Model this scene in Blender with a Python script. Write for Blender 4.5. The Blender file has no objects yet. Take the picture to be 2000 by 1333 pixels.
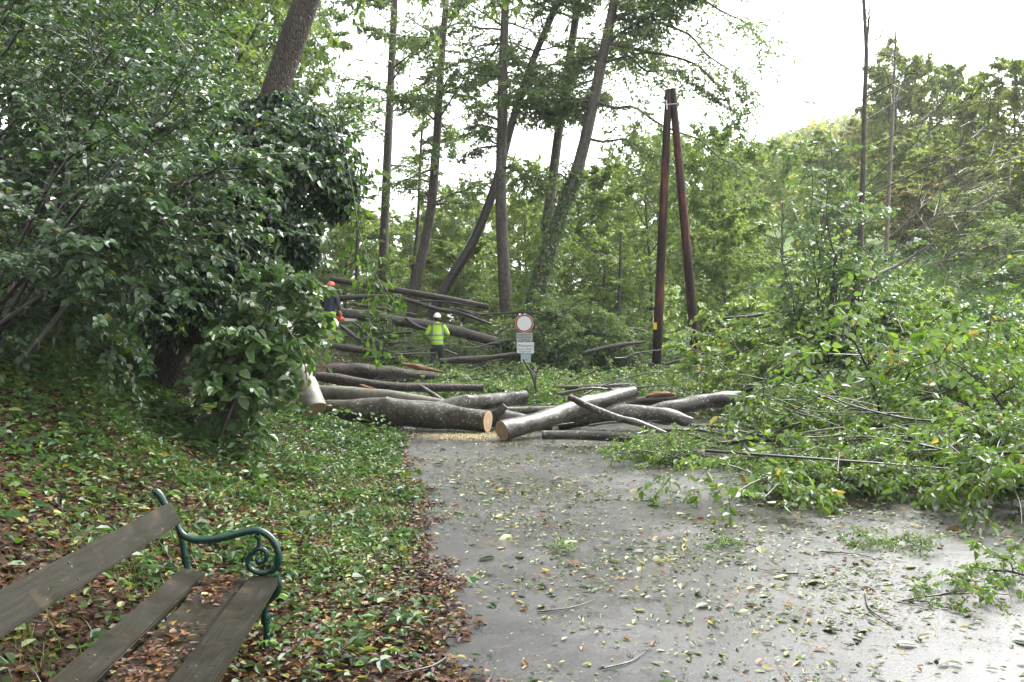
import bpy, bmesh, math, random
import numpy as np
from math import radians as R, pi, sin, cos
from mathutils import Vector, Matrix

# ------------------------------------------------------------------ camera, sky, sun, exposure
SC = bpy.context.scene
COL = SC.collection
F = 1750.0; HZ = 640.0; CH = 1.65            # focal length in photo pixels, horizon row, camera height
cam_d = bpy.data.cameras.new("camera"); cam = bpy.data.objects.new("camera", cam_d); COL.objects.link(cam)
cam.location = (0, 0, CH); cam.rotation_euler = (R(90), 0, 0)
cam_d.sensor_width = 36; cam_d.lens = 36 * F / 2000; cam_d.shift_y = -(666.5 - HZ) / 2000
cam_d.clip_start = .05; cam_d.clip_end = 1000
SC.camera = cam
SUN_EL, SUN_AZ = R(50), R(48)                # azimuth clockwise from +Y
W = bpy.data.worlds.new("World"); SC.world = W; W.use_nodes = True
nt = W.node_tree; nt.nodes.clear()
sky = nt.nodes.new('ShaderNodeTexSky'); sky.sky_type = 'NISHITA'; sky.sun_disc = False
sky.sun_elevation = SUN_EL; sky.sun_rotation = SUN_AZ; sky.air_density = 1.0; sky.dust_density = 4.0
hs = nt.nodes.new('ShaderNodeHueSaturation'); hs.inputs['Saturation'].default_value = .10
bgn = nt.nodes.new('ShaderNodeBackground'); bgn.inputs['Strength'].default_value = .15
wo = nt.nodes.new('ShaderNodeOutputWorld')
nt.links.new(sky.outputs[0], hs.inputs['Color']); nt.links.new(hs.outputs[0], bgn.inputs[0]); nt.links.new(bgn.outputs[0], wo.inputs[0])
sl = bpy.data.lights.new("sun", 'SUN'); sl.energy = 1.5; sl.angle = R(30); sl.color = (1, .97, .93)
so = bpy.data.objects.new("sun", sl); COL.objects.link(so); so.rotation_euler = (R(90) - SUN_EL, 0, -SUN_AZ + pi)
# lamp looks down -Z: point it from the sun's direction
sd = Vector((sin(SUN_AZ) * cos(SUN_EL), cos(SUN_AZ) * cos(SUN_EL), sin(SUN_EL)))
so.rotation_euler = (-sd).to_track_quat('-Z', 'Y').to_euler()
SC.view_settings.view_transform = 'Standard'; SC.view_settings.look = 'None'
SC.view_settings.exposure = 2.35; SC.view_settings.gamma = 1
SC.cycles.max_bounces = 6; SC.cycles.diffuse_bounces = 3; SC.cycles.glossy_bounces = 2
SC.cycles.transmission_bounces = 4; SC.cycles.use_denoising = True

RNG = np.random.default_rng(11)
random.seed(11)
UP = np.array([0, 0, 1.0])

# ------------------------------------------------------------------ terrain function
def sstep(x, a, b):
    t = np.clip((x - a) / (b - a), 0, 1); return t * t * (3 - 2 * t)
def edge_x(y):
    return .42 - .155 * y + 1.0 * sstep(y, 18, 26)
def vnoise(x, y):
    return (np.sin(x * 1.7 + 1.3 * np.sin(y * 1.1)) + np.sin(y * 2.3 + 1.7 * np.sin(x * .9 + 2)) + .5 * np.sin(x * 5.1 + y * 4.3) + .5 * np.sin(x * 3.9 - y * 6.1)) / 3
def height(x, y):
    x = np.asarray(x, float); y = np.asarray(y, float)
    s = edge_x(y) - x
    z = np.interp(s, [-1, 0, .5, 1, 1.5, 2, 2.7, 3.3, 5, 10, 20, 40, 80], [0, .0, .04, .11, .25, .5, .95, 1.35, 2.3, 5.4, 11, 19, 30])
    z = z * (1 - .35 * sstep(y, 40, 90))
    z = z + .025 * np.clip(y - 15, 0, 40)
    z = z + sstep(y, 14, 22) * .12 * np.clip(x - 7, 0, 12) + sstep(y, 30, 50) * .33 * np.clip(x - 13, 0, 36)
    z = z + 38 * np.exp(-(((x - 95) / 62) ** 2 + ((y - 250) / 75) ** 2))
    rough = sstep(s, .1, 1.2) + sstep(y, 15, 18) * (s <= 0)
    z = z + .05 * np.clip(rough, 0, 1) * vnoise(x, y) + .02 * np.clip(rough, 0, 1) * vnoise(x * 3.1 + 4, y * 2.7)
    z = z - .02 * (1 - np.clip(rough, 0, 1)) * 0
    return z
def hz(x, y): return float(height(x, y))
def P(px, py, d):
    return np.array([(px - 1000) / F * d, d, CH - (py - HZ) / F * d])
def G(px, py):
    ds = np.linspace(1.5, 120, 6000)
    x = (px - 1000) / F * ds; z = CH - (py - HZ) / F * ds
    k = np.argmax(z <= height(x, ds))
    return np.array([x[k], ds[k], hz(x[k], ds[k])])

# ------------------------------------------------------------------ materials
def newmat(name):
    m = bpy.data.materials.new(name); m.use_nodes = True
    n = m.node_tree; b = n.nodes['Principled BSDF']; return m, n, b
def ramp(n, pts):
    r = n.nodes.new('ShaderNodeValToRGB'); e = r.color_ramp.elements
    while len(e) < len(pts): e.new(.5)
    for k, (p, c) in enumerate(pts):
        e[k].position = p; e[k].color = (*c, 1) if len(c) == 3 else c
    return r
def coord(n, kind='Object'):
    return n.nodes.new('ShaderNodeTexCoord').outputs[kind]
def noise(n, vec, scale, detail=4, rough=.55, stretch=None):
    if stretch:
        mp = n.nodes.new('ShaderNodeMapping'); mp.inputs['Scale'].default_value = stretch
        n.links.new(vec, mp.inputs[0]); vec = mp.outputs[0]
    t = n.nodes.new('ShaderNodeTexNoise'); t.inputs['Scale'].default_value = scale
    t.inputs['Detail'].default_value = detail; t.inputs['Roughness'].default_value = rough
    n.links.new(vec, t.inputs['Vector']); return t.outputs['Fac']
def mixc(n, fac, a, b, mode='MIX'):
    m = n.nodes.new('ShaderNodeMix'); m.data_type = 'RGBA'; m.blend_type = mode
    for s, v in ((m.inputs[0], fac), (m.inputs[6], a), (m.inputs[7], b)):
        if hasattr(v, 'links') or isinstance(v, bpy.types.NodeSocket): n.links.new(v, s)
        else: s.default_value = v if isinstance(v, (int, float)) else (*v, 1)
    return m.outputs[2]
def bump(n, b, h, strength=.5, dist=.01):
    bp = n.nodes.new('ShaderNodeBump'); bp.inputs['Strength'].default_value = strength; bp.inputs['Distance'].default_value = dist
    n.links.new(h, bp.inputs['Height']); n.links.new(bp.outputs[0], b.inputs['Normal'])

def leafmat(name, pts, rough=.32, trans=.35, under=.35, spec=.5):
    m, n, b = newmat(name)
    at = n.nodes.new('ShaderNodeAttribute'); at.attribute_name = 'rnd'
    r = ramp(n, pts); n.links.new(at.outputs['Fac'], r.inputs[0])
    c = r.outputs[0]
    nz = noise(n, coord(n), 22, 2)
    c = mixc(n, nz, mixc(n, .5, c, (.0, .0, .0)), c)
    ge = n.nodes.new('ShaderNodeNewGeometry')
    mu = n.nodes.new('ShaderNodeMath'); mu.operation = 'MULTIPLY'; mu.inputs[1].default_value = under
    n.links.new(ge.outputs['Backfacing'], mu.inputs[0])
    c2 = mixc(n, mu.outputs[0], c, (.30, .36, .24))
    n.links.new(c2, b.inputs['Base Color']); b.inputs['Roughness'].default_value = rough
    b.inputs['Specular IOR Level'].default_value = spec
    tr = n.nodes.new('ShaderNodeBsdfTranslucent')
    tc = mixc(n, 1.0, c, (1.7, 1.6, .75), 'MULTIPLY'); n.links.new(tc, tr.inputs[0])
    ms = n.nodes.new('ShaderNodeMixShader'); ms.inputs[0].default_value = trans
    n.links.new(b.outputs[0], ms.inputs[1]); n.links.new(tr.outputs[0], ms.inputs[2])
    n.links.new(ms.outputs[0], n.nodes['Material Output'].inputs[0])
    return m
M = {}
M['hazel'] = leafmat('hazel_leaf', [(0, (.02, .055, .02)), (.5, (.038, .09, .028)), (.9, (.065, .14, .038)), (1, (.16, .19, .03))], .38, .3, .35, .5)
M['beech'] = leafmat('beech_leaf', [(0, (.045, .1, .014)), (.5, (.095, .185, .025)), (.92, (.165, .27, .045)), (1, (.3, .24, .05))], .42, .4, .75, .4)
M['ivy'] = leafmat('ivy_leaf', [(0, (.012, .035, .012)), (.7, (.025, .065, .02)), (1, (.06, .12, .025))], .28, .12, .2)
M['alder'] = leafmat('alder_leaf', [(0, (.06, .13, .036)), (.6, (.125, .21, .06)), (1, (.2, .26, .07))], .42, .42, .4)
M['vine'] = leafmat('vine_leaf', [(0, (.035, .095, .014)), (1, (.085, .17, .028))], .4, .45, .2)
M['mid'] = leafmat('bush_leaf', [(0, (.10, .185, .045)), (.6, (.175, .275, .065)), (1, (.28, .33, .085))], .45, .42, .4, .35)
M['yellow'] = leafmat('yellowing_leaf', [(0, (.11, .18, .05)), (.5, (.19, .27, .07)), (.85, (.30, .35, .085)), (1, (.40, .36, .08))], .55, .42, .2, .3)
M['silver'] = leafmat('silvery_hazel_leaf', [(0, (.05, .11, .035)), (.5, (.085, .165, .055)), (.9, (.13, .22, .07)), (1, (.22, .26, .06))], .38, .36, .4, .55)
M['rust'] = leafmat('rust_leaf', [(0, (.16, .18, .06)), (.6, (.25, .24, .08)), (1, (.33, .25, .10))], .55, .35, .2, .3)
M['fir'] = leafmat('spruce_needle', [(0, (.02, .045, .025)), (1, (.045, .085, .04))], .55, .1, .1)
M['herb'] = leafmat('herb_leaf', [(0, (.018, .05, .012)), (.55, (.045, .11, .02)), (.9, (.09, .18, .03)), (1, (.17, .18, .04))], .42, .35, .3, .4)
M['litter'] = leafmat('dead_leaf', [(0, (.013, .006, .003)), (.35, (.04, .014, .006)), (.6, (.08, .028, .009)), (.8, (.15, .075, .02)), (.93, (.27, .19, .04)), (1, (.3, .25, .11))], .5, .15, .1, .25)
M['roadleaf'] = leafmat('fallen_leaf', [(0, (.012, .035, .009)), (.3, (.04, .095, .016)), (.5, (.10, .155, .045)), (.64, (.19, .22, .09)), (.8, (.28, .24, .045)), (.9, (.15, .055, .015)), (1, (.045, .018, .009))], .5, .15, .3, .3)
M['grass'] = leafmat('grass_blade', [(0, (.05, .12, .02)), (.7, (.10, .2, .03)), (1, (.25, .27, .08))], .4, .35, .1)

def barkmat(name, dark, light, lichen=None, lich=.62, scale=9, stretch=(1, 1, 1), rough=.5, bmp=.6, moss=None, crack=None):
    m, n, b = newmat(name); v = coord(n)
    a = noise(n, v, scale, 6, .62, stretch); r = ramp(n, [(.3, dark), (.72, light)]); n.links.new(a, r.inputs[0]); c = r.outputs[0]
    big = noise(n, v, 2.2, 3); c = mixc(n, big, mixc(n, .45, c, (0, 0, 0)), c)
    if moss:
        q = ramp(n, [(.5, (0, 0, 0)), (.66, (1, 1, 1))]); n.links.new(noise(n, v, 3.5, 4), q.inputs[0]); c = mixc(n, q.outputs[0], c, moss)
    if lichen:
        q = ramp(n, [(lich, (0, 0, 0)), (lich + .05, (1, 1, 1))]); n.links.new(noise(n, v, 26, 4, .7), q.inputs[0]); c = mixc(n, q.outputs[0], c, lichen)
    n.links.new(c, b.inputs['Base Color']); b.inputs['Roughness'].default_value = rough
    h = a
    if crack:
        vo = n.nodes.new('ShaderNodeTexVoronoi'); vo.feature = 'DISTANCE_TO_EDGE'; vo.inputs['Scale'].default_value = crack
        mp = n.nodes.new('ShaderNodeMapping'); mp.inputs['Scale'].default_value = (1.6, 1.6, .45); n.links.new(v, mp.inputs[0]); n.links.new(mp.outputs[0], vo.inputs['Vector'])
        q = ramp(n, [(0, (0, 0, 0)), (.18, (1, 1, 1))]); n.links.new(vo.outputs['Distance'], q.inputs[0])
        c = mixc(n, q.outputs[0], mixc(n, .65, c, (.01, .008, .006)), c); n.links.new(c, b.inputs['Base Color'])
        h = mixc(n, .5, q.outputs[0], a)
    bump(n, b, h, bmp, .02)
    return m
M['bark_beech'] = barkmat('smooth_grey_bark', (.015, .0125, .0095), (.088, .078, .06), (.26, .26, .2), .585, 8, (1, 1, 1), .38, .5)
M['bark_pale'] = barkmat('pale_grey_bark', (.08, .073, .056), (.2, .185, .145), (.10, .12, .05), .62, 9, rough=.55, bmp=.4)
M['bark_brown'] = barkmat('rough_brown_bark', (.018, .012, .009), (.095, .064, .045), None, .6, 7, (1, 1, 1), .55, .9, crack=16)
M['bark_tree'] = barkmat('ridged_trunk_bark', (.04, .034, .026), (.15, .125, .095), (.2, .21, .15), .64, 6, (1.5, 1.5, .4), .6, .8, crack=9)
M['bark_oak'] = barkmat('cracked_trunk_bark', (.02, .015, .011), (.105, .078, .056), (.12, .12, .08), .66, 9, (1.5, 1.5, .5), .6, 1.0, crack=24)
M['bark_dark'] = barkmat('dark_wet_bark', (.012, .01, .008), (.06, .05, .04), None, .6, 9, rough=.4, bmp=.5)
M['bark_cherry'] = barkmat('banded_grey_bark', (.018, .015, .012), (.09, .08, .068), (.3, .3, .26), .63, 10, (1, 1, 1), .42, .5)
M['bark_twig'] = barkmat('bare_twig_bark', (.10, .085, .065), (.22, .19, .15), None, .6, 10, rough=.5, bmp=.2)
M['pole'] = barkmat('tarred_pole_wood', (.005, .003, .003), (.07, .013, .006), None, .6, 6, (3, 3, .18), .5, .9, crack=None)
M['stem'] = barkmat('green_stem', (.05, .05, .025), (.10, .09, .05), None, rough=.5, bmp=.1)

def polemat():
    m, n, b = newmat('tarred_red_pole_wood'); v = coord(n)
    g = noise(n, v, 9, 6, .65, (3, 3, .12)); big = noise(n, v, 1.6, 4, .6, (1.5, 1.5, .35))
    r = ramp(n, [(.38, (.006, .004, .004)), (.52, (.045, .010, .006)), (.66, (.17, .042, .014))]); n.links.new(big, r.inputs[0])
    q = ramp(n, [(.42, (.12, .12, .12)), (.6, (1, 1, 1))]); n.links.new(g, q.inputs[0]); c = mixc(n, 1.0, r.outputs[0], q.outputs[0], 'MULTIPLY')
    n.links.new(c, b.inputs['Base Color']); b.inputs['Roughness'].default_value = .5; b.inputs['Specular IOR Level'].default_value = .25
    bump(n, b, g, .9, .02); return m
M['pole'] = polemat()
def cutmat():
    m, n, b = newmat('fresh_cut_wood')
    at = n.nodes.new('ShaderNodeAttribute'); at.attribute_name = 'rnd'
    w = n.nodes.new('ShaderNodeMath'); w.operation = 'MULTIPLY'; w.inputs[1].default_value = 70; n.links.new(at.outputs['Fac'], w.inputs[0])
    s = n.nodes.new('ShaderNodeMath'); s.operation = 'SINE'; n.links.new(w.outputs[0], s.inputs[0])
    r = ramp(n, [(0, (.25, .18, .105)), (1, (.38, .29, .18))]); n.links.new(s.outputs[0], r.inputs[0])
    c = mixc(n, noise(n, coord(n), 14, 5), r.outputs[0], (.34, .23, .13))
    n.links.new(c, b.inputs['Base Color']); b.inputs['Roughness'].default_value = .7
    bump(n, b, noise(n, coord(n), 60, 4), .4, .004); return m
M['cut'] = cutmat()
def plain(name, col, rough=.5, metal=0, var=.25, scale=20, bmp=0, spec=.5):
    m, n, b = newmat(name); a = noise(n, coord(n), scale, 4)
    c = mixc(n, a, tuple(x * (1 - var) for x in col), tuple(min(1, x * (1 + var)) for x in col))
    n.links.new(c, b.inputs['Base Color']); b.inputs['Roughness'].default_value = rough; b.inputs['Metallic'].default_value = metal
    b.inputs['Specular IOR Level'].default_value = spec
    if bmp: bump(n, b, a, bmp, .005)
    return m
M['torn'] = plain('torn_orange_wood', (.13, .055, .022), .7, 0, .6, 30, .8)
M['sawdust'] = plain('sawdust_flake', (.36, .29, .17), .8, 0, .2, 60)
M['green_iron'] = plain('green_painted_iron', (.002, .026, .019), .25, 0, .35, 25, .25)
M['galv'] = plain('galvanised_steel', (.42, .46, .48), .4, .6, .12, 30)
M['white_sheet'] = plain('white_sign_sheet', (.6, .63, .64), .4, 0, .06, 8)
M['grey_sheet'] = plain('grey_sign_sheet', (.34, .35, .34), .45, 0, .12, 10)
M['blue_sheet'] = plain('pale_blue_sheet', (.30, .37, .40), .45, 0, .1, 12)
M['red_sheet'] = plain('red_sign_sheet', (.33, .008, .014), .4, 0, .1, 12)
M['lettering'] = plain('dark_lettering', (.04, .045, .06), .5, 0, .1)
M['yellow_tag'] = plain('yellow_tag', (.62, .42, .03), .45, 0, .1)
M['skin'] = plain('skin', (.5, .27, .19), .5, 0, .12)
M['hair'] = plain('dark_hair', (.03, .02, .015), .6)
M['helmet_white'] = plain('white_helmet_shell', (.8, .8, .8), .3, 0, .04)
M['helmet_orange'] = plain('orange_helmet_shell', (.75, .12, .03), .35, 0, .1)
M['black'] = plain('black_plastic', (.015, .015, .016), .45)
M['navy'] = plain('navy_cloth', (.022, .03, .05), .8, 0, .4, 9, .5)
M['hivis_plain'] = plain('yellow_green_cloth', (.42, .72, .06), .7, 0, .2, 9, .5)
M['dark_cloth'] = plain('dark_trousers_cloth', (.02, .022, .028), .8, 0, .4, 10, .4)
M['boot'] = plain('boot_leather', (.04, .028, .02), .6)
M['saw_orange'] = plain('orange_plastic', (.68, .12, .025), .35, 0, .15)
M['bar'] = plain('steel_bar', (.72, .73, .73), .35, .3, .05)

def hivis():
    m, n, b = newmat('striped_hivis_cloth'); v = coord(n)
    sx = n.nodes.new('ShaderNodeSeparateXYZ'); n.links.new(v, sx.inputs[0])
    def band(out, lo, hi):
        a = n.nodes.new('ShaderNodeMath'); a.operation = 'GREATER_THAN'; a.inputs[1].default_value = lo
        c = n.nodes.new('ShaderNodeMath'); c.operation = 'LESS_THAN'; c.inputs[1].default_value = hi
        n.links.new(out, a.inputs[0]); n.links.new(out, c.inputs[0])
        k = n.nodes.new('ShaderNodeMath'); k.operation = 'MULTIPLY'; n.links.new(a.outputs[0], k.inputs[0]); n.links.new(c.outputs[0], k.inputs[1]); return k.outputs[0]
    def op(a, c, o):
        k = n.nodes.new('ShaderNodeMath'); k.operation = o; n.links.new(a, k.inputs[0]); n.links.new(c, k.inputs[1]); return k.outputs[0]
    ab = n.nodes.new('ShaderNodeMath'); ab.operation = 'ABSOLUTE'; n.links.new(sx.outputs['X'], ab.inputs[0])
    vert = op(band(ab.outputs[0], .125, .17), band(sx.outputs['Z'], 1.16, 1.6), 'MULTIPLY')
    f = op(op(band(sx.outputs['Z'], 1.13, 1.18), band(sx.outputs['Z'], .985, 1.035), 'MAXIMUM'), vert, 'MAXIMUM')
    base = mixc(n, noise(n, v, 7, 4), (.34, .58, .04), (.42, .66, .06))
    c = mixc(n, f, base, (.2, .24, .24))
    n.links.new(c, b.inputs['Base Color']); b.inputs['Roughness'].default_value = .6
    bump(n, b, noise(n, v, 9, 3), .7, .02); return m
M['hivis'] = hivis()

def woodboard():
    m, n, b = newmat('weathered_wet_board'); v = coord(n)
    g = noise(n, v, 10, 8, .65, (.35, 7, 7)); r = ramp(n, [(.3, (.005, .004, .003)), (.55, (.013, .011, .0085)), (.75, (.032, .028, .023))]); n.links.new(g, r.inputs[0])
    c = mixc(n, noise(n, v, 1.8, 3), r.outputs[0], mixc(n, .4, r.outputs[0], (.02, .02, .01)))
    q = ramp(n, [(.58, (0, 0, 0)), (.68, (1, 1, 1))]); n.links.new(noise(n, v, 5, 5), q.inputs[0]); c = mixc(n, q.outputs[0], c, mixc(n, .3, c, (.07, .05, .03)))
    q = ramp(n, [(.66, (0, 0, 0)), (.72, (1, 1, 1))]); n.links.new(noise(n, v, 38, 4, .7), q.inputs[0]); c = mixc(n, q.outputs[0], c, (.22, .22, .14))
    n.links.new(c, b.inputs['Base Color'])
    rr = ramp(n, [(.35, (.34,) * 3), (.7, (.6,) * 3)]); n.links.new(noise(n, v, 4, 4), rr.inputs[0]); n.links.new(rr.outputs[0], b.inputs['Roughness'])
    bump(n, b, g, .35, .004); return m
M['board'] = woodboard(); M['board'].node_tree.nodes['Principled BSDF'].inputs['Specular IOR Level'].default_value = .13

def roadmat():
    m, n, b = newmat('wet_asphalt'); v = coord(n)
    fine = noise(n, v, 120, 3, .8); grit = noise(n, v, 42, 4, .75); mid = noise(n, v, 4, 6, .65); big = noise(n, v, .6, 4, .6)
    r = ramp(n, [(.36, (.006, .006, .006)), (.55, (.024, .0235, .023)), (.64, (.07, .068, .066)), (.72, (.22, .215, .2))]); n.links.new(mixc(n, .5, fine, grit), r.inputs[0])
    c = mixc(n, mid, mixc(n, .5, r.outputs[0], (.01, .009, .008)), r.outputs[0])
    st = ramp(n, [(.55, (0, 0, 0)), (.68, (1, 1, 1))]); n.links.new(noise(n, v, 2.3, 6, .7), st.inputs[0])
    c = mixc(n, st.outputs[0], c, mixc(n, .3, c, (.11, .075, .05)))
    n.links.new(c, b.inputs['Base Color'])
    wet = ramp(n, [(.4, (.24,) * 3), (.52, (.36,) * 3), (.66, (.55,) * 3)]); n.links.new(mixc(n, .35, big, mid), wet.inputs[0]); n.links.new(wet.outputs[0], b.inputs['Roughness'])
    vo = n.nodes.new('ShaderNodeTexVoronoi'); vo.inputs['Scale'].default_value = 75; n.links.new(v, vo.inputs['Vector'])
    h = mixc(n, .12, mixc(n, .5, fine, grit), vo.outputs['Distance']); bs = ramp(n, [(.4, (.18,) * 3), (.6, (.7,) * 3)]); n.links.new(mixc(n, .35, big, mid), bs.inputs[0])
    bp = n.nodes.new('ShaderNodeBump'); bp.inputs['Distance'].default_value = .008; n.links.new(bs.outputs[0], bp.inputs['Strength']); n.links.new(h, bp.inputs['Height'])
    n.links.new(bp.outputs[0], b.inputs['Normal'])
    b.inputs['Specular IOR Level'].default_value = .6
    return m
M['road'] = roadmat()
def groundmat():
    m, n, b = newmat('forest_soil'); v = coord(n)
    r = ramp(n, [(.3, (.01, .007, .005)), (.5, (.026, .016, .01)), (.7, (.055, .03, .017))]); n.links.new(noise(n, v, 14, 6, .7), r.inputs[0])
    at = n.nodes.new('ShaderNodeAttribute'); at.attribute_name = 'rnd'
    g = ramp(n, [(.3, (.04, .07, .015)), (.7, (.10, .17, .035))]); n.links.new(noise(n, v, 3, 5), g.inputs[0])
    c = mixc(n, at.outputs['Fac'], r.outputs[0], g.outputs[0])
    n.links.new(c, b.inputs['Base Color']); b.inputs['Roughness'].default_value = .9; b.inputs['Specular IOR Level'].default_value = .15
    bump(n, b, noise(n, v, 20, 5, .7), .8, .03); return m
M['ground'] = groundmat()

# ------------------------------------------------------------------ mesh building
class MB:
    def __init__(s): s.v = []; s.q = []; s.t = []; s.qr = []; s.tr = []; s.qm = []; s.tm = []; s.n = 0
    def add(s, v, q=None, t=None, r=0.5, mi=0):
        v = np.asarray(v, float).reshape(-1, 3)
        if q is not None and len(q):
            q = np.asarray(q, int).reshape(-1, 4); s.q.append(q + s.n); s.qr.append(np.broadcast_to(np.asarray(r, float), (len(q),)).copy()); s.qm.append(np.full(len(q), mi))
        if t is not None and len(t):
            t = np.asarray(t, int).reshape(-1, 3); s.t.append(t + s.n); s.tr.append(np.broadcast_to(np.asarray(r, float), (len(t),)).copy()); s.tm.append(np.full(len(t), mi))
        s.v.append(v); s.n += len(v)
    def mesh(s, name, mats, smooth=False, origin=None):
        me = bpy.data.meshes.new(name)
        v = np.concatenate(s.v) if s.v else np.zeros((0, 3))
        if origin is not None: v = v - np.asarray(origin)
        q = np.concatenate(s.q) if s.q else np.zeros((0, 4), int); t = np.concatenate(s.t) if s.t else np.zeros((0, 3), int)
        nl = q.size + t.size; nf = len(q) + len(t)
        me.vertices.add(len(v)); me.vertices.foreach_set('co', v.astype(np.float32).ravel())
        me.loops.add(nl); me.loops.foreach_set('vertex_index', np.concatenate([q.ravel(), t.ravel()]).astype(np.int32))
        tot = np.concatenate([np.full(len(q), 4), np.full(len(t), 3)]).astype(np.int32)
        st = np.concatenate([[0], np.cumsum(tot)[:-1]]).astype(np.int32) if nf else np.zeros(0, np.int32)
        me.polygons.add(nf); me.polygons.foreach_set('loop_start', st); me.polygons.foreach_set('loop_total', tot)
        mi = np.concatenate(s.qm + s.tm).astype(np.int32) if nf else np.zeros(0, np.int32)
        me.polygons.foreach_set('material_index', mi)
        me.polygons.foreach_set('use_smooth', np.full(nf, smooth))
        me.update(calc_edges=True)
        a = me.attributes.new('rnd', 'FLOAT', 'FACE'); a.data.foreach_set('value', np.concatenate(s.qr + s.tr).astype(np.float32))
        for m in (mats if isinstance(mats, (list, tuple)) else [mats]): me.materials.append(m)
        return me
    def obj(s, name, mats, parent=None, smooth=False, origin=None):
        """origin: world point that becomes the object's origin (top-level). For children pass the parent's origin."""
        o = bpy.data.objects.new(name, s.mesh(name, mats, smooth, origin)); COL.objects.link(o)
        if parent is not None: o.parent = parent
        elif origin is not None: o.location = origin
        return o
def tag(o, label=None, cat=None, group=None, kind=None):
    if label: o['label'] = label
    if cat: o['category'] = cat
    if group: o['group'] = group
    if kind: o['kind'] = kind
    return o
def thing(name, label, cat, loc=(0, 0, 0), group=None):
    o = bpy.data.objects.new(name, None); COL.objects.link(o); o.location = loc; o.empty_display_size = .2
    return tag(o, label, cat, group)
def dup(root, loc, rot=(0, 0, 0), scale=(1, 1, 1), label=None, cat=None, group=None):
    r = root.copy(); COL.objects.link(r); r.location = loc; r.rotation_euler = rot; r.scale = scale
    tag(r, label, cat, group)
    for ch in list(root.children):
        c = ch.copy(); COL.objects.link(c); c.parent = r
        for g in list(ch.children):
            d = g.copy(); COL.objects.link(d); d.parent = c
    return r
def nrm(a): return a / np.maximum(np.linalg.norm(a, axis=-1, keepdims=True), 1e-9)
def smoothpath(pts, rad, n):
    pts = np.asarray(pts, float); k = len(pts); rad = np.interp(np.linspace(0, k - 1, n), np.arange(k), np.broadcast_to(np.asarray(rad, float), (k,)) if np.ndim(rad) == 0 else np.asarray(rad, float))
    ext = np.vstack([2 * pts[0] - pts[1], pts, 2 * pts[-1] - pts[-2]])
    out = []
    for u in np.linspace(0, k - 1, n):
        i = min(int(u), k - 2); f = u - i; p0, p1, p2, p3 = ext[i:i + 4]
        out.append(.5 * (2 * p1 + (p2 - p0) * f + (2 * p0 - 5 * p1 + 4 * p2 - p3) * f * f + (3 * p1 - p0 - 3 * p2 + p3) * f ** 3))
    return np.array(out), rad
def frames(pts):
    T = nrm(np.gradient(pts, axis=0)); a = np.array([0, 0, 1.0]) if abs(T[0][2]) < .9 else np.array([1.0, 0, 0])
    U = []; u = a - T[0] * np.dot(a, T[0]); u /= np.linalg.norm(u)
    for t in T:
        u = u - t * np.dot(u, t); u /= np.linalg.norm(u); U.append(u.copy())
    U = np.array(U); return T, U, np.cross(T, U)
def tube(mb, pts, rad, sides=8, n=None, wob=0., caps=False, r=.5, mi=0, flat=1.0, seed=0):
    pts = np.asarray(pts, float)
    if n: pts, rad = smoothpath(pts, rad, n)
    rad = np.broadcast_to(np.asarray(rad, float), (len(pts),)); k = len(pts)
    T, U, V = frames(pts); a = np.linspace(0, 2 * pi, sides, endpoint=False)
    rr = rad[:, None] * np.ones(sides)[None]
    if wob:
        s = np.arange(k)[:, None] / max(1, k - 1) * 9 + seed
        rr = rr * (1 + wob * (np.sin(2 * a[None] + s * .9 + seed) * .6 + np.sin(3 * a[None] - s * 1.7 + seed * 2) * .4 + np.sin(5 * a[None] + s * 2.9) * .25 + np.sin(s * 2.3 + seed * 3) * .5))
    if wob >= .05 and sides >= 12:
        kr = np.random.default_rng(int(seed * 100) + 7)
        for _ in range(max(3, k // 5)):
            ki, ka, kw = kr.uniform(.05, .95) * (k - 1), kr.uniform(0, 2 * pi), kr.uniform(.25, .5)
            da = (a[None] - ka + pi) % (2 * pi) - pi; rr = rr * (1 + kr.uniform(.08, .24) * np.exp(-(da / kw) ** 2 - ((np.arange(k)[:, None] - ki) / kr.uniform(.7, 1.6)) ** 2))
    v = pts[:, None] + rr[..., None] * (np.cos(a)[None, :, None] * U[:, None] + flat * np.sin(a)[None, :, None] * V[:, None])
    i = np.arange(k - 1)[:, None] * sides; j = np.arange(sides)[None]; j2 = (j + 1) % sides
    q = np.stack([i + j, i + j2, i + sides + j2, i + sides + j], -1).reshape(-1, 4)
    mb.add(v, q, r=r, mi=mi)
    if caps:
        for e in (0, k - 1):
            ring = v[e]; c = ring.mean(0); tr = [[sides, x, (x + 1) % sides] for x in range(sides)]
            if e == 0: tr = [t[::-1] for t in tr]
            mb.add(np.vstack([ring, c]), t=tr, r=r, mi=mi)
    return v
def disc(mb, ring, bulge=0.0, nr=4, mi=0, push=None):
    c = ring.mean(0); s = len(ring); vs = []; fr = np.linspace(1, 0.06, nr + 1)
    for f in fr: vs.append(c + (ring - c) * f + (push if push is not None else 0))
    v = np.concatenate(vs + [[c + (push if push is not None else 0)]])
    for e in range(nr):
        q = [[e * s + x, e * s + (x + 1) % s, (e + 1) * s + (x + 1) % s, (e + 1) * s + x] for x in range(s)]
        mb.add(v if e == 0 else np.zeros((0, 3)), np.array(q) - (0 if e == 0 else len(v)), r=fr[e], mi=mi)
    mb.add(np.zeros((0, 3)), t=np.array([[nr * s + x, nr * s + (x + 1) % s, len(v) - 1] for x in range(s)]) - len(v), r=.02, mi=mi)
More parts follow.
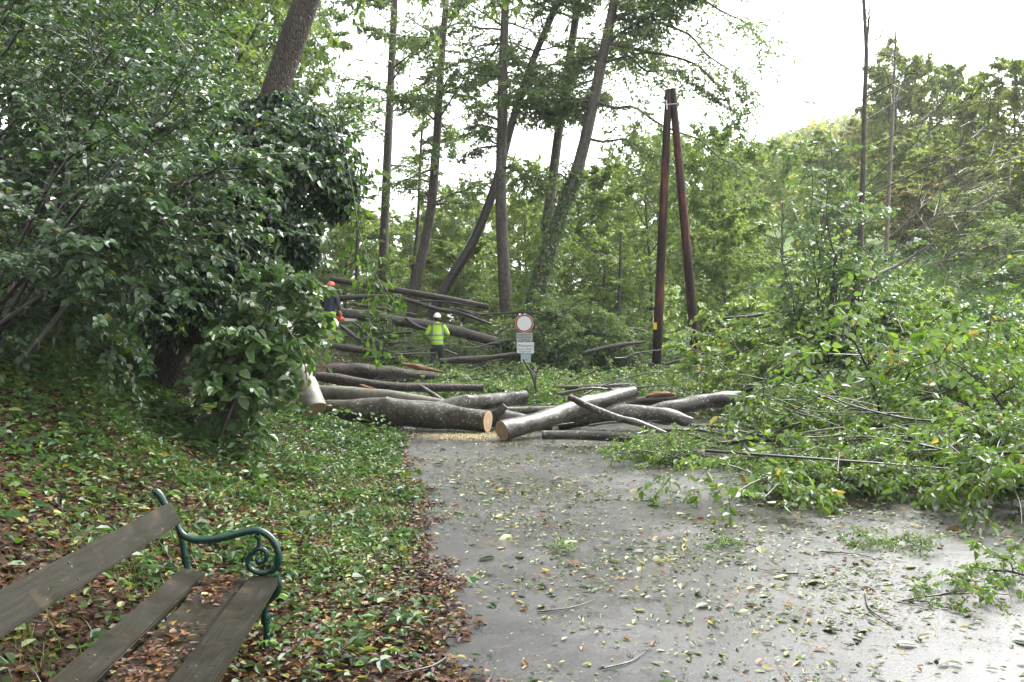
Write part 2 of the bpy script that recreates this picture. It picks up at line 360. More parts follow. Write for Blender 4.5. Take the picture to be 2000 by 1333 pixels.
def sticks(mb, A, B, r0, r1, sag=0.0):
    """many thin 3-sided twigs A -> B, two segments"""
    A = np.asarray(A); B = np.asarray(B); m = len(A)
    if not m: return
    D = nrm(B - A); h = np.where(np.abs(D[:, 2:3]) < .9, np.array([[0, 0, 1.0]]), np.array([[1.0, 0, 0]]))
    U = nrm(np.cross(D, h)); V = np.cross(D, U)
    Cm = (A + B) / 2 + np.array([0, 0, 1.0]) * (np.linalg.norm(B - A, axis=1) * sag)[:, None]
    r0 = np.broadcast_to(r0, (m,)); r1 = np.broadcast_to(r1, (m,)); rings = []
    for C, r in ((A, r0), (Cm, (r0 + r1) / 2), (B, r1)):
        for k in range(3):
            a = k * 2 * pi / 3; rings.append(C + (cos(a) * U + sin(a) * V) * r[:, None])
    v = np.stack(rings, 1); base = (np.arange(m) * 9)[:, None]
    q = np.concatenate([base + np.array([[e * 3 + k, e * 3 + (k + 1) % 3, e * 3 + 3 + (k + 1) % 3, e * 3 + 3 + k]]) for e in (0, 1) for k in range(3)])
    mb.add(v.reshape(-1, 3), q)
def leaves(mb, Pn, D, N, L, Wd, rnd, fold=.18, droop=.15, hi=True, stalk=0.0):
    n = len(Pn)
    if not n: return
    D = nrm(D); S = nrm(np.cross(D, N)); N = np.cross(S, D)
    L = np.broadcast_to(L, (n,))[:, None]; Wd = np.broadcast_to(Wd, (n,))[:, None]
    Pn = Pn + D * L * stalk
    if hi:
        v = np.stack([Pn, Pn + D * L * .28 + S * Wd * .46 + N * Wd * fold, Pn + D * L * .66 + S * Wd * .40 + N * (Wd * fold - L * droop * .4),
                      Pn + D * L - N * L * droop, Pn + D * L * .66 - S * Wd * .40 + N * (Wd * fold - L * droop * .4), Pn + D * L * .28 - S * Wd * .46 + N * Wd * fold], 1)
        b = (np.arange(n) * 6)[:, None]
        q = np.stack([b + np.array([[0, 1, 2, 3]]), b + np.array([[0, 3, 4, 5]])], 1).reshape(-1, 4)
        mb.add(v.reshape(-1, 3), q, r=np.repeat(rnd, 2))
    else:
        v = np.stack([Pn, Pn + D * L * .45 + S * Wd * .5, Pn + D * L - N * L * droop, Pn + D * L * .45 - S * Wd * .5], 1)
        q = (np.arange(n) * 4)[:, None] + np.array([[0, 1, 2, 3]])
        mb.add(v.reshape(-1, 3), q, r=rnd)
def blades(mb, B, az, L, w, bend, rnd):
    n = len(B); t = np.array([0, .35, .7, 1.0]); h = np.stack([np.cos(az), np.sin(az), 0 * az], -1); sd = np.stack([-np.sin(az), np.cos(az), 0 * az], -1); rows = []
    for k in t:
        c = B + UP * (L * k * (1 - .45 * bend * k))[:, None] + h * (L * bend * k * k)[:, None]; ww = (w * (1 - k * .9))[:, None]; rows += [c - sd * ww / 2, c + sd * ww / 2]
    q = (np.arange(n) * 8)[:, None, None] + np.array([[0, 1, 3, 2], [2, 3, 5, 4], [4, 5, 7, 6]])[None]
    mb.add(np.stack(rows, 1).reshape(-1, 3), q.reshape(-1, 4), r=np.repeat(rnd, 3))
def sub(rng, B, D, L, n, ang=55, lr=.45, droop=.1, t0=.15, jit=.25, rise=0., t1=1.0):
    m = len(B); t = np.linspace(t0, t1, n)[None] + rng.uniform(-.5, .5, (m, n)) * (1 - t0) / n; t = np.clip(t, 0, 1)
    pos = B[:, None] + D[:, None] * (L[:, None] * t)[..., None] - UP * (droop * L[:, None] * t ** 2)[..., None]
    Dn = nrm(D[:, None] - UP * (2 * droop * t)[..., None])
    sd = nrm(np.cross(Dn, UP) + rng.normal(0, .25, (m, n, 3)))
    sg = np.where((np.arange(n)[None] + rng.integers(0, 2, (m, 1))) % 2 == 0, 1., -1.)[..., None]
    a = R(ang) * rng.uniform(.7, 1.25, (m, n))[..., None]
    D2 = nrm(Dn * np.cos(a) + sd * sg * np.sin(a) + rng.normal(0, jit, (m, n, 3)) + UP * rise)
    L2 = L[:, None] * lr * (1 - .55 * t) * rng.uniform(.65, 1.25, (m, n))
    return pos.reshape(-1, 3), D2.reshape(-1, 3), L2.reshape(-1)
def spray(mb, rng, B, D, L, nl, size, up=.9, nn=.35, droop=.12, hi=True, keep=1., wr=.62, dl=.2, fold=.16, hang=.25, face=(0, 0, 0)):
    m = len(B); t = (np.arange(nl)[None] + rng.uniform(.3, 1., (m, nl))) / nl
    pos = B[:, None] + D[:, None] * (L[:, None] * t)[..., None] - UP * (droop * L[:, None] * t ** 2)[..., None]
    sd = nrm(np.cross(np.broadcast_to(D[:, None], pos.shape), UP) + rng.normal(0, .2, pos.shape))
    sg = np.where((np.arange(nl)[None] + rng.integers(0, 2, (m, 1))) % 2 == 0, 1., -1.)[..., None]
    dd = nrm(D[:, None] * .6 + sd * sg * .8 + rng.normal(0, .25, pos.shape) - UP * hang)
    N = UP * up + np.asarray(face) + rng.normal(0, nn, pos.shape)
    k = rng.uniform(0, 1, pos.shape[:2]) < keep
    pos, dd, N = pos[k], dd[k], N[k]
    s = size * rng.uniform(.5, 1.3, len(pos)); w = s * wr * rng.uniform(.75, 1.15, len(pos))
    # colour: per-branch tone plus per-leaf variation
    tone = np.broadcast_to(rng.uniform(0, 1, (m, 1)), k.shape)[k]
    rn = np.clip(.45 * tone + .55 * rng.uniform(0, 1, len(pos)), 0, 1); rn = np.where(rng.uniform(0, 1, len(pos)) < .02, 1., rn * .93)
    leaves(mb, pos, dd, N, s, w, rn, fold=fold, droop=dl, hi=hi)
def limbpath(S, az, el, L, curve=0., k=6, rng=None, wob=.04):
    d = np.array([cos(el) * cos(az), cos(el) * sin(az), sin(el)]); s = np.linspace(0, 1, k)[:, None]
    p = S + d * L * s + UP * curve * L * s ** 2
    if rng is not None: p = p + rng.normal(0, wob * L, (k, 3)) * s * (s > 0)
    return p
def alongpaths(rng, paths, n, t0=.25):
    """n sample points with tangents and remaining lengths on every path"""
    B = []; D = []; L = []
    for p in paths:
        k = len(p); ln = np.linalg.norm(np.diff(p, axis=0), axis=1).sum()
        for t in np.clip(np.linspace(t0, 1, n) + rng.uniform(-.5, .5, n) / n, .05, 1):
            u = t * (k - 1); i = min(int(u), k - 2); B.append(p[i] + (p[i + 1] - p[i]) * (u - i)); D.append(nrm(p[i + 1] - p[i])); L.append(ln * (1.15 - t * .75))
    return np.array(B), np.array(D), np.array(L)

# ------------------------------------------------------------------ ground sheet and road
def axis(segs):
    out = [np.arange(a, b, s) for a, b, s in segs]; return np.concatenate(out)
xs = axis([(-90, -20, 4), (-20, -9, .6), (-9, 12, .16), (12, 30, .8), (30, 90, 3), (90, 260, 8)])
ys = axis([(-12, 1.5, .8), (1.5, 18, .16), (18, 34, .4), (34, 90, 2), (90, 420, 9)])
XX, YY = np.meshgrid(xs, ys, indexing='ij'); ZZ = height(XX, YY)
nx, ny = XX.shape
mb = MB(); i = (np.arange(nx - 1)[:, None] * ny + np.arange(ny - 1)[None]).ravel()
q = np.stack([i, i + ny, i + ny + 1, i + 1], -1)
cx = (XX[:-1, :-1] + .0).ravel(); cy = YY[:-1, :-1].ravel()
grassy = np.clip(sstep(cx, 2, 8) * sstep(cy, 14, 20) + sstep(cx, 9, 12) + .35 * sstep(cy, 35, 60), 0, 1)
mb.add(np.stack([XX, YY, ZZ], -1), q, r=grassy)
tag(mb.obj('ground', M['ground'], smooth=True), kind='structure')
# asphalt path: ragged edges, runs on under the fallen trees
mb = MB(); yy = np.concatenate([np.arange(-9, 19, .1), np.arange(19, 40, .5)]); k = 40; rows = []
rr = np.random.default_rng(3)
ragl = np.convolve(rr.normal(0, .07, len(yy) + 8), np.ones(5) / 5, 'same')[4:-4] + .04 * np.sin(yy * 2.1)
for y, g in zip(yy, ragl):
    l = float(edge_x(y)) + g - .04; rgt = float(np.interp(y, [-9, 6, 10, 15, 17, 40], [8.5, 8.5, 7.5, 4, 2.6, -3.2])) + .1 * sin(y * 3)
    x = np.linspace(l, max(l + 1.6, rgt), k); rows.append(np.stack([x, np.full(k, y), height(x, np.full(k, y)) + .006 + (0.012 * np.minimum(1, (x - l) / .3) if y < 15 else .004)], -1))
rows = np.array(rows); i = (np.arange(len(yy) - 1)[:, None] * k + np.arange(k - 1)[None]).ravel()
mb.add(rows, np.stack([i, i + 1, i + k + 1, i + k], -1)); tag(mb.obj('path', M['road'], smooth=True), kind='structure')
def roadz(x, y): return height(x, y) + .02

# ------------------------------------------------------------------ bench
def box_on(mb, o, ex, ey, ez, bev=.006, r=.5):
    """box from corner o along three edge vectors, with a small chamfer"""
    bm = bmesh.new(); bmesh.ops.create_cube(bm, size=1)
    A = np.array([ex, ey, ez]); c = np.asarray(o) + A.sum(0) / 2
    for v in bm.verts: p = np.array(v.co) @ A + c; v.co = p
    bmesh.ops.recalc_face_normals(bm, faces=bm.faces)
    bmesh.ops.bevel(bm, geom=list(bm.edges), offset=bev, segments=2, affect='EDGES')
    bmesh.ops.triangulate(bm, faces=bm.faces); bm.verts.ensure_lookup_table()
    mb.add([v.co[:] for v in bm.verts], t=[[v.index for v in f.verts] for f in bm.faces], r=r); bm.free()
bu = nrm(np.array([.126, -1, .063]))                                 # along the bench, towards the camera
def BP(px, py, d=4.34): return P(px, py, d)
ben_o = np.array([-1.38, 4.2, hz(-1.38, 4.2)])
bench = thing('park_bench', 'weathered wooden park bench with green scrolled iron end on the leafy bank', 'bench', tuple(ben_o))
LB = 3.0
def board(name, a, b, thick, nrmv, label=None):
    """a, b: the two far-end corners of the visible face; extruded along the bench"""
    a, b = np.asarray(a), np.asarray(b); m_ = MB(); c = (a + b) / 2
    # build in a frame whose local X runs along the board so that the grain follows it
    X = bu; Y = nrm(b - a); Z = np.cross(X, Y)
    if np.dot(Z, nrmv) < 0: Z = -Z
    w = np.linalg.norm(b - a); box_on(m_, (0, -w / 2, -thick), (LB, 0, 0), (0, w, 0), (0, 0, thick))
    for by in (-.27, .27):
        for bx in (.06, 1.4): tube(m_, np.array([[bx, by * w, -.001], [bx, by * w, .003]]), .0045, 8, caps=True, mi=1)
    me = m_.mesh(name, [M['board'], M['black']]); o = bpy.data.objects.new(name, me); COL.objects.link(o)
    Y2 = np.cross(Z, X); mt = Matrix(np.vstack([np.column_stack([X, Y2, Z, c - ben_o]), [0, 0, 0, 1]]).tolist()); o.matrix_local = mt; o.parent = bench
    if label: o['label'] = label
    return o
board('backrest', BP(335, 979, 4.38), BP(355, 1021, 4.35), .035, (1, 0, .4))
A0 = BP(357, 1107, 4.36); B0 = BP(545, 1124, 4.29); seatv = B0 - A0
board('seat_board', A0, A0 + seatv * .24 + UP * -.022, .035, (0, 0, 1), 'grey board along the back of the seat')
board('seat_board', A0 + seatv * .28 - UP * .032, A0 + seatv * .66 - UP * .034, .035, (0, 0, 1), 'dark sunken middle board under wet leaves')
board('seat_board', A0 + seatv * .70 - UP * .012, B0 + UP * 0, .045, (0, 0, 1), 'dark front board with pale specks')
def iron_end(off):
    o = bu * off
    def pp(l, d=4.33): return np.array([BP(x, y, d) for x, y in l]) + o
    m_ = MB(); tube(m_, pp([(302, 961), (307, 960), (315, 968), (325, 985), (338, 1003), (350, 1028), (357, 1050), (362, 1080), (368, 1112), (366, 1150), (352, 1190), (345, 1225)], 4.38), [.016, .02, .019, .017, .016, .016, .015, .016, .017, .016, .016, .02], 10, 50, caps=True)
    for y, rr_ in ((1086, .023), (1092, .019), (1097, .023)):
        tube(m_, pp([(362 + (y - 1080) * .2, y - 3), (362 + (y - 1080) * .2, y + 2)], 4.38), rr_, 10, caps=True)
    m_.obj('back_post', M['green_iron'], bench, True, ben_o)
    m_ = MB(); arm = [(349, 1027), (356, 1040), (368, 1049), (392, 1054), (430, 1051), (469, 1041), (490, 1036), (505, 1035), (524, 1044), (538, 1060), (545, 1080), (545, 1096), (538, 1110), (524, 1117)]
    tube(m_, pp(arm, 4.31), [.012, .016, .018, .019, .019, .018, .018, .018, .017, .017, .017, .017, .016, .013], 10, 60, caps=True)
    for y in (1086, 1093): tube(m_, pp([(545, y - 2), (545, y + 3)], 4.31), .022, 10, caps=True)
    m_.obj('armrest', M['green_iron'], bench, True, ben_o)
    m_ = MB(); sc = [(499, 1049), (504, 1047), (507, 1053), (506, 1066), (498, 1075), (489, 1084), (485, 1096), (489, 1108), (497, 1114), (509, 1118), (524, 1117)]
    tube(m_, pp(sc, 4.31), [.008, .012, .01, .01, .011, .012, .013, .013, .013, .013, .012], 8, 44, caps=True)
    s2 = [(498, 1075), (507, 1071), (517, 1073), (522, 1082), (520, 1092), (512, 1097), (505, 1095), (504, 1090), (508, 1088)]
    tube(m_, pp(s2, 4.31), [.01, .012, .012, .012, .012, .012, .012, .011, .008], 8, 40, caps=True)
    m_.obj('scroll', M['green_iron'], bench, True, ben_o)
    m_ = MB(); lg = [(541, 1122), (546, 1142), (541, 1158), (528, 1170), (518, 1182), (519, 1205), (522, 1230), (522, 1262)]
    tube(m_, pp(lg, 4.29), [.018, .017, .016, .016, .018, .016, .016, .018], 10, 40, caps=True)
    for y in (1202, 1208, 1214): tube(m_, pp([(520, y - 2), (520, y + 2)], 4.29), .023, 10, caps=True)
    tube(m_, pp([(513, 1150), (516, 1168), (521, 1180)], 4.29), [.008, .01, .012], 8, 10)
    m_.obj('leg', M['green_iron'], bench, True, ben_o)
    m_ = MB(); tube(m_, np.array([A0 - UP * .055, A0 + seatv * .45 - UP * .085, B0 - UP * .06]) + o, .014, 8, 12, caps=True)
    m_.obj('seat_bearer', M['green_iron'], bench, True, ben_o)
iron_end(.02); iron_end(LB - .12)
# wet leaves lying in the hollow of the seat
rg = np.random.default_rng(5); mb = MB(); n = 900
t = rg.uniform(.0, 1, n) ** .9 * 1.75 + .03; s_ = np.clip(.47 + rg.normal(0, .1, n), .2, .72); clump = rg.uniform(0, 1, n) < (.5 + .5 * np.sin(t * 5 + 1)); t, s_ = t[clump], s_[clump]
pos = A0 + seatv * s_[:, None] + bu * t[:, None] - UP * .028 + UP * rg.uniform(0, .022, len(t))[:, None]
a = rg.uniform(0, 2 * pi, len(t)); rn = np.clip(rg.normal(.52, .2, len(t)), 0, 1)
sz = rg.uniform(.014, .04, len(t))
leaves(mb, pos, np.stack([np.cos(a), np.sin(a), rg.normal(0, .15, len(t))], -1), UP + rg.normal(0, .22, (len(t), 3)), sz, sz * .62, rn, fold=.1, droop=.1)
tag(mb.obj('leaf_litter', M['litter']), 'brown and yellow wet leaves lying along the bench seat', 'leaf litter', kind='stuff')
# larger single leaves on the bench
for px, py, d, ln, an, rv, mt, lab in ((437, 1262, 3.42, .085, .1, .55, 'roadleaf', 'large pale green leaf on the front board of the bench'), (346, 1166, 4.0, .06, 2.2, .75, 'roadleaf', 'pale yellow leaf on the back seat board of the bench'),
                                   (245, 1245, 3.4, .06, 1.1, .62, 'roadleaf', 'narrow whitish leaf curled on the back seat board')):
    m_ = MB(); p = P(px, py, d); leaves(m_, p[None], np.array([[cos(an), sin(an), .05]]), np.array([[.1, -.2, 1]]), np.array([ln]), np.array([ln * .5]), np.array([rv]), droop=.1)
    tag(m_.obj('fallen_leaf', M[mt], origin=p), lab, 'leaf')
m_ = MB(); p = P(320, 1195, 3.83); tube(m_, np.array([p + [-.02, .04, .03], p + [0, 0, .012], p + [.03, -.05, -.01], p + [.035, -.06, -.04]]), [.007, .009, .008, .006], 7, 14, caps=True)
tag(m_.obj('broken_twig', M['bark_dark'], origin=p), 'short dark bent twig lying among leaves on the bench seat', 'twig')

# ------------------------------------------------------------------ logs
def log(name, label, pts, rad, cat='log', group=None, bark='bark_beech', cut=(0, 0), sides=16, forks=(), wob=.05, n=None, cutmat_='cut', seed=0):
    pts = np.array([P(*p) for p in pts]); org = pts.mean(0); n = n or max(8, 5 * len(pts)); m_ = MB(); cms = []
    for pp, rd, ct in [(pts, rad, cut)] + [(np.array([P(*p) for p in f[0]]), f[1], f[2]) for f in forks]:
        v = tube(m_, pp, rd, sides, n if len(pp) > 2 else 8, wob, caps=True, seed=seed + 1.3)
        for e, idx, nx_ in ((0, 0, 1), (1, -1, -2)):
            if ct[e]:
                ax = nrm(v[idx].mean(0) - v[nx_].mean(0)); cm = MB(); disc(cm, v[idx], push=ax * .003); cms.append(cm)
    o = m_.obj(name, M[bark], None, True, org)
    for cm in cms: cm.obj('cut_face', M[cutmat_], o, False, org)
    return tag(o, label, cat, group)
log('fallen_log', 'thick grey forked log across the path, its cut limb raised to the right', [(628, 801, 14.6), (700, 803, 14.4), (780, 806, 14.3), (860, 813, 14.2), (953, 823, 13.9)], [.155, .20, .215, .215, .165], cut=(1, 1), forks=[([(820, 812, 14.3), (890, 792, 14.45), (960, 784, 14.6), (1027, 776, 14.8)], [.15, .135, .125, .115], (0, 1))], sides=22, wob=.07, n=40, seed=1)
log('fallen_log', 'slimmer pale grey log lying just behind the thick forked log', [(608, 764, 15.5), (700, 772, 15.3), (780, 778, 15.1), (850, 788, 14.9), (905, 797, 14.7)], [.11, .13, .115, .09, .06], seed=2, bark='bark_pale')
log('broken_branch', 'short dark stick leaning up behind the forked log', [(822, 756, 15.2), (850, 774, 15), (876, 793, 14.8)], [.035, .045, .045], 'branch', seed=3, cut=(1, 0))
log('fallen_log', 'rough brown split log with reddish tear, behind the two grey logs on the left', [(598, 733, 17.5), (660, 741, 17.4), (720, 752, 17.2), (800, 757, 17), (945, 758, 16.8)], [.09, .11, .10, .085, .07], bark='bark_brown', seed=4)
mb = MB(); p = P(716, 758, 17.05); tube(mb, np.array([P(702, 752, 17.08), P(716, 758, 17.05), P(735, 761, 17.0)]), [.02, .05, .015], 8, 8, .2, caps=True)
mb.obj('torn_wood', M['torn'], bpy.data.objects['fallen_log.002'], True, np.array(bpy.data.objects['fallen_log.002'].location))
log('fallen_log', 'knobbly log with a short sawn stub pointing up, right of the thick forked log', [(942, 818, 14.5), (985, 818, 14.4), (1030, 823, 14.3), (1082, 836, 14.1)], [.14, .145, .1, .07], cut=(0, 1), forks=[([(962, 816, 14.35), (978, 802, 14.3), (987, 793, 14.3)], [.085, .065, .058], (0, 1))], seed=5, bark='bark_cherry')
log('fallen_log', 'thin grey pole-like log lying behind the sawn stub', [(985, 804, 15), (1060, 802, 15.1), (1135, 800, 15.1)], [.075, .08, .07], seed=6)
log('fallen_log', 'straight sawn log slanting up to the right with its pale cut end towards the path', [(980, 842, 12.9), (1060, 820, 13.4), (1150, 790, 14.1), (1238, 767, 14.6)], [.145, .14, .13, .105], cut=(1, 1), seed=7, sides=20, n=30)
log('broken_branch', 'thin curved dark branch crossing over the slanting sawn log', [(1113, 776, 12.6), (1150, 795, 12.4), (1200, 815, 12.2), (1250, 828, 12.1), (1300, 848, 12)], [.045, .052, .05, .045, .035], 'branch', seed=8, cut=(1, 0))
log('fallen_log', 'big twisted forked log on the right whose flared limb ends in a clean saw cut', [(1090, 824, 14.4), (1160, 810, 14.3), (1230, 807, 14.2), (1300, 813, 14.1), (1352, 825, 14)], [.15, .155, .14, .13, .07], cut=(0, 1), forks=[([(1270, 808, 14.2), (1335, 793, 14.3), (1390, 783, 14.4), (1446, 778, 14.5)], [.12, .13, .13, .118], (0, 1))], seed=9, sides=22, wob=.09, n=34)
log('fallen_log', 'dark rotten log with orange splintered top behind the twisted forked log', [(1225, 788, 15.4), (1270, 781, 15.4), (1320, 777, 15.4)], [.06, .095, .07], bark='bark_dark', seed=10, wob=.15)
mb = MB(); b_ = bpy.data.objects['fallen_log.007']; tube(mb, np.array([P(1262, 775, 15.32), P(1290, 770, 15.34), P(1318, 772, 15.36)]), [.02, .05, .03], 8, 10, .3, caps=True); mb.obj('splintered_wood', M['torn'], b_, True, np.array(b_.location))
log('fallen_log', 'long thin sawn log lying lowest in front, curving away to the right under leaves', [(1060, 850, 12.3), (1140, 851, 12.2), (1230, 857, 12), (1310, 878, 11.3), (1380, 893, 10.8), (1440, 897, 10.6), (1520, 888, 10.7)], [.066, .066, .062, .065, .075, .075, .06], cut=(1, 0), seed=11)
log('fallen_log', 'bent grey log rising to the right in the leaves beyond the twisted forked log', [(1440, 788, 15), (1520, 778, 15.2), (1560, 768, 15.3), (1600, 752, 15.4), (1656, 742, 15.5)], [.05, .06, .075, .07, .062], cut=(0, 1), seed=12, cutmat_='bark_dark')
log('fallen_log', 'far right log with an orange sawn end among the leaves', [(1866, 697, 19.6), (1920, 701, 20.0), (1990, 706, 20.5)], [.13, .09, .08], cut=(1, 0), seed=13, cutmat_='cut')
log('broken_branch', 'short thick dark branch stub deep in the right-hand leaf tangle', [(1870, 786, 12.4), (1928, 810, 12.2)], [.055, .065], 'branch', bark='bark_dark', seed=14)
log('broken_branch', 'smooth grey branch rising out of the leaves at the right edge', [(1930, 905, 9.1), (1965, 880, 9.2), (2020, 842, 9.4)], [.035, .04, .04], 'branch', seed=15)
STEMS = 'dark stems lying in the leaf tangle'
for k_, (pl, rd) in enumerate([
    ([(1350, 832, 12.2), (1450, 845, 12), (1570, 864, 11.8)], .028), ([(1365, 840, 12), (1480, 858, 11.8), (1620, 868, 11.6)], .022), ([(1345, 848, 11.9), (1450, 862, 11.7), (1545, 850, 11.9)], .018),
    ([(1380, 828, 12.4), (1500, 852, 12.1), (1650, 882, 11.5)], .024), ([(1400, 868, 11.4), (1520, 860, 11.5), (1660, 858, 11.7)], .03), ([(1590, 828, 12.8), (1680, 818, 13), (1760, 800, 13.2)], .03),
    ([(1690, 878, 9.6), (1820, 890, 9.5), (2020, 906, 9.4)], .05), ([(1680, 856, 10), (1830, 852, 10), (2020, 859, 10)], .028), ([(1870, 946, 8.4), (1940, 952, 8.3), (2020, 964, 8.2)], .042), ([(1750, 915, 9), (1880, 925, 8.9), (1990, 915, 9)], .025),
    ([(1560, 790, 14), (1680, 795, 13.9), (1800, 785, 14)], .03), ([(1480, 770, 16), (1600, 775, 16), (1720, 745, 16)], .025), ([(1650, 745, 17), (1780, 740, 17), (1890, 728, 17)], .04), ([(1780, 735, 18), (1900, 722, 18), (2000, 715, 18)], .03), ([(1700, 830, 11), (1800, 838, 11), (1900, 830, 11)], .022)]):
    log('dark_branch', 'dark bare stem lying flat in the heap of fallen leafy boughs on the right', [pl[0]] + [((a_[0] + b_[0]) / 2 + rr.normal(0, 6), (a_[1] + b_[1]) / 2 + rr.normal(0, 7), (a_[2] + b_[2]) / 2) for a_, b_ in zip(pl[:1], pl[1:2])] + pl[1:], [rd, rd * .95, rd * .85, rd * .5], 'stem', STEMS, 'bark_dark', sides=8, seed=20 + k_)
log('bare_twig', 'kinked dark twig standing up out of the tangle right of the twisted forked log', [(1560, 690, 12.2), (1498, 730, 12.1), (1490, 775, 12), (1474, 815, 12), (1505, 858, 11.9)], [.008, .012, .014, .018, .02], 'twig', bark='bark_dark', sides=7, forks=[([(1495, 742, 12.1), (1440, 732, 12.2), (1400, 745, 12.3)], [.01, .007, .005], (0, 0))])
log('bare_twig', 'wavy grey twig lifting from the leaves right of the kinked twig', [(1600, 838, 11), (1625, 808, 11), (1650, 798, 11), (1692, 783, 11)], [.018, .016, .012, .007], 'twig', sides=7)
log('bare_twig', 'forked black twig standing in front of the road sign plates', [(1022, 702, 16), (1040, 735, 16), (1048, 765, 16)], [.02, .022, .028], 'twig', bark='bark_dark', sides=7, forks=[([(1036, 722, 16), (1046, 735, 16), (1046, 750, 16)], [.01, .015, .018], (0, 0))])
# farther fallen timber
log('fallen_pole', 'straight round brown pole lying slanted across the back, highest of the fallen timber', [(645, 545, 31), (760, 565, 31), (850, 580, 31), (955, 600, 31)], [.095, .11, .115, .10], 'pole', bark='bark_brown', wob=.01, cut=(0, 1), cutmat_='torn')
log('fallen_branch', 'long wavy dark branch lying below the slanted pole', [(655, 583, 29), (740, 580, 29), (800, 588, 28.5), (860, 606, 28.5), (905, 614, 28), (960, 634, 28)], [.09, .075, .07, .065, .06, .04], 'branch', bark='bark_dark', forks=[([(860, 606, 28.5), (900, 606, 28.5), (940, 622, 28)], [.05, .045, .025], (0, 0)), ([(800, 588, 28.5), (870, 590, 28.5), (930, 600, 28)], [.03, .03, .02], (0, 0))])
log('fallen_tree', 'long grey banded tree trunk slanting down behind the worker in the yellow jacket', [(660, 612, 27.6), (740, 622, 27.5), (830, 635, 27.4), (900, 650, 27.2), (950, 663, 27), (1000, 676, 26.8), (1110, 690, 26.6), (1190, 694, 26.4)], [.165, .165, .16, .165, .15, .13, .10, .08], 'trunk', bark='bark_cherry', sides=18, n=50)
log('fallen_log', 'dark reddish log pointing up towards the road sign plates', [(860, 706, 22.5), (930, 702, 22.4), (1008, 692, 22.3)], [.075, .085, .05], bark='bark_brown', seed=31, wob=.12)
log('fallen_log', 'short brown log lying below the feet of the worker with the chainsaw', [(648, 676, 24), (690, 682, 24), (735, 690, 24)], [.08, .11, .06], bark='bark_brown', seed=32, wob=.1)
log('fallen_log', 'thick dark log half buried in leaves behind the split brown log', [(640, 722, 20), (700, 724, 20), (770, 732, 20), (850, 735, 20)], [.12, .17, .16, .08], bark='bark_brown', seed=33, wob=.12)
log('bark_slab', 'splintered orange-brown slab of bark below the worker in the yellow jacket', [(785, 711, 19.5), (820, 718, 19.5), (865, 727, 19.5)], [.03, .05, .02], 'bark', bark='torn', wob=.3, seed=34)
for k_, (pl, rd, lb) in enumerate([([(664, 636, 26), (690, 655, 26), (712, 672, 26)], .06, 'mossy dark branch slanting down below the chainsaw'), ([(690, 630, 26.4), (715, 650, 26.3), (735, 672, 26.2)], .035, 'thin branch parallel to the mossy one below the chainsaw'),
    ([(792, 622, 26.6), (815, 638, 26.5), (850, 650, 26.4)], .06, 'dark stub branch under the grey trunk left of the yellow jacket'), ([(690, 594, 28.4), (760, 606, 28.2), (815, 616, 28)], .07, 'dark branch between the wavy branch and the grey trunk'),
    ([(880, 617, 28), (960, 614, 28), (1040, 612, 27), (1100, 630, 26)], .028, 'thin whippy grey branch arching behind the round sign'), ([(1140, 690, 24), (1200, 676, 24), (1260, 668, 24)], .06, 'short dark log end right of the sign in the dark heap'),
    ([(1080, 757, 18), (1160, 756, 18), (1230, 752, 18)], .05, 'grey stem lying behind the slanting sawn log'), ([(1300, 712, 25), (1350, 700, 25), (1440, 690, 25)], .05, 'branch lying behind the feet of the leaning poles'),
    ([(1410, 622, 26), (1480, 616, 26), (1560, 600, 26)], .045, 'grey branch stretched through leaves right of the leaning poles'), ([(880, 609, 28.6), (920, 611, 28.6), (960, 618, 28.6)], .05, 'short broken dark branch above the white helmet'),
    ([(1110, 748, 16.5), (1150, 730, 16.5), (1185, 715, 16.5)], .015, 'thin brown stick poking from the leaves left of the poles')]):
    log('fallen_branch', lb, pl, [rd * .8] + [rd] * (len(pl) - 2) + [rd * .55], 'branch', bark=('bark_dark', 'bark_cherry')[k_ % 2], sides=9, wob=.06, seed=40 + k_)
CR = np.random.default_rng(44)
for k_, (x0, y0, d0, x1, y1, d1, lab) in enumerate([(1150, 832, 13.6, 1290, 822, 13.4, 'thin straight stem squeezed under the twisted forked log'), (1010, 836, 13.2, 1120, 826, 13.6, 'thin dark stem between the two sawn log ends'), (1240, 850, 12.8, 1420, 836, 13.2, 'long thin stem lying below the twisted forked log'), (640, 745, 18.4, 800, 740, 18.2, 'thin grey stem behind the split brown log'), (870, 742, 19, 990, 728, 18.8, 'thin bare branch lying left of the sign foot'), (1090, 770, 16, 1300, 752, 16.4, 'thin long branch behind the slanting sawn log'), (1400, 770, 15, 1530, 752, 15.6, 'thin branch reaching right from the flared cut limb'), (720, 700, 22.5, 850, 690, 22.8, 'thin pale branch lying in front of the worker in yellow'), (930, 680, 24.6, 1010, 662, 25, 'thin crooked branch left of the white text plate'), (1200, 700, 23, 1290, 684, 23.5, 'thin branch lying across the foot of the left leaning pole')]):
    a_, b_ = P(x0, y0, d0), P(x1, y1, d1); m0 = (a_ + b_) / 2 + CR.normal(0, .04, 3); m1 = a_ * .75 + b_ * .25 + CR.normal(0, .04, 3); r_ = CR.uniform(.018, .035); m_ = MB(); tube(m_, np.array([a_, m1, m0, b_]), [r_, r_ * .9, r_ * .75, r_ * .4], 7, 16, .06, caps=True, seed=k_)
    for q_ in range(3):
        t = CR.uniform(.3, .9); c0 = a_ + (b_ - a_) * t; tube(m_, np.array([c0, c0 + (b_ - a_) * .08 + CR.normal(0, .05, 3) + UP * .05, c0 + (b_ - a_) * .16 + CR.normal(0, .09, 3) + UP * .08]), [r_ * .45, r_ * .3, r_ * .15], 5)
    tag(m_.obj('thin_branch', M[('bark_dark', 'bark_cherry')[k_ % 2]], None, True, m0), lab, 'branch')
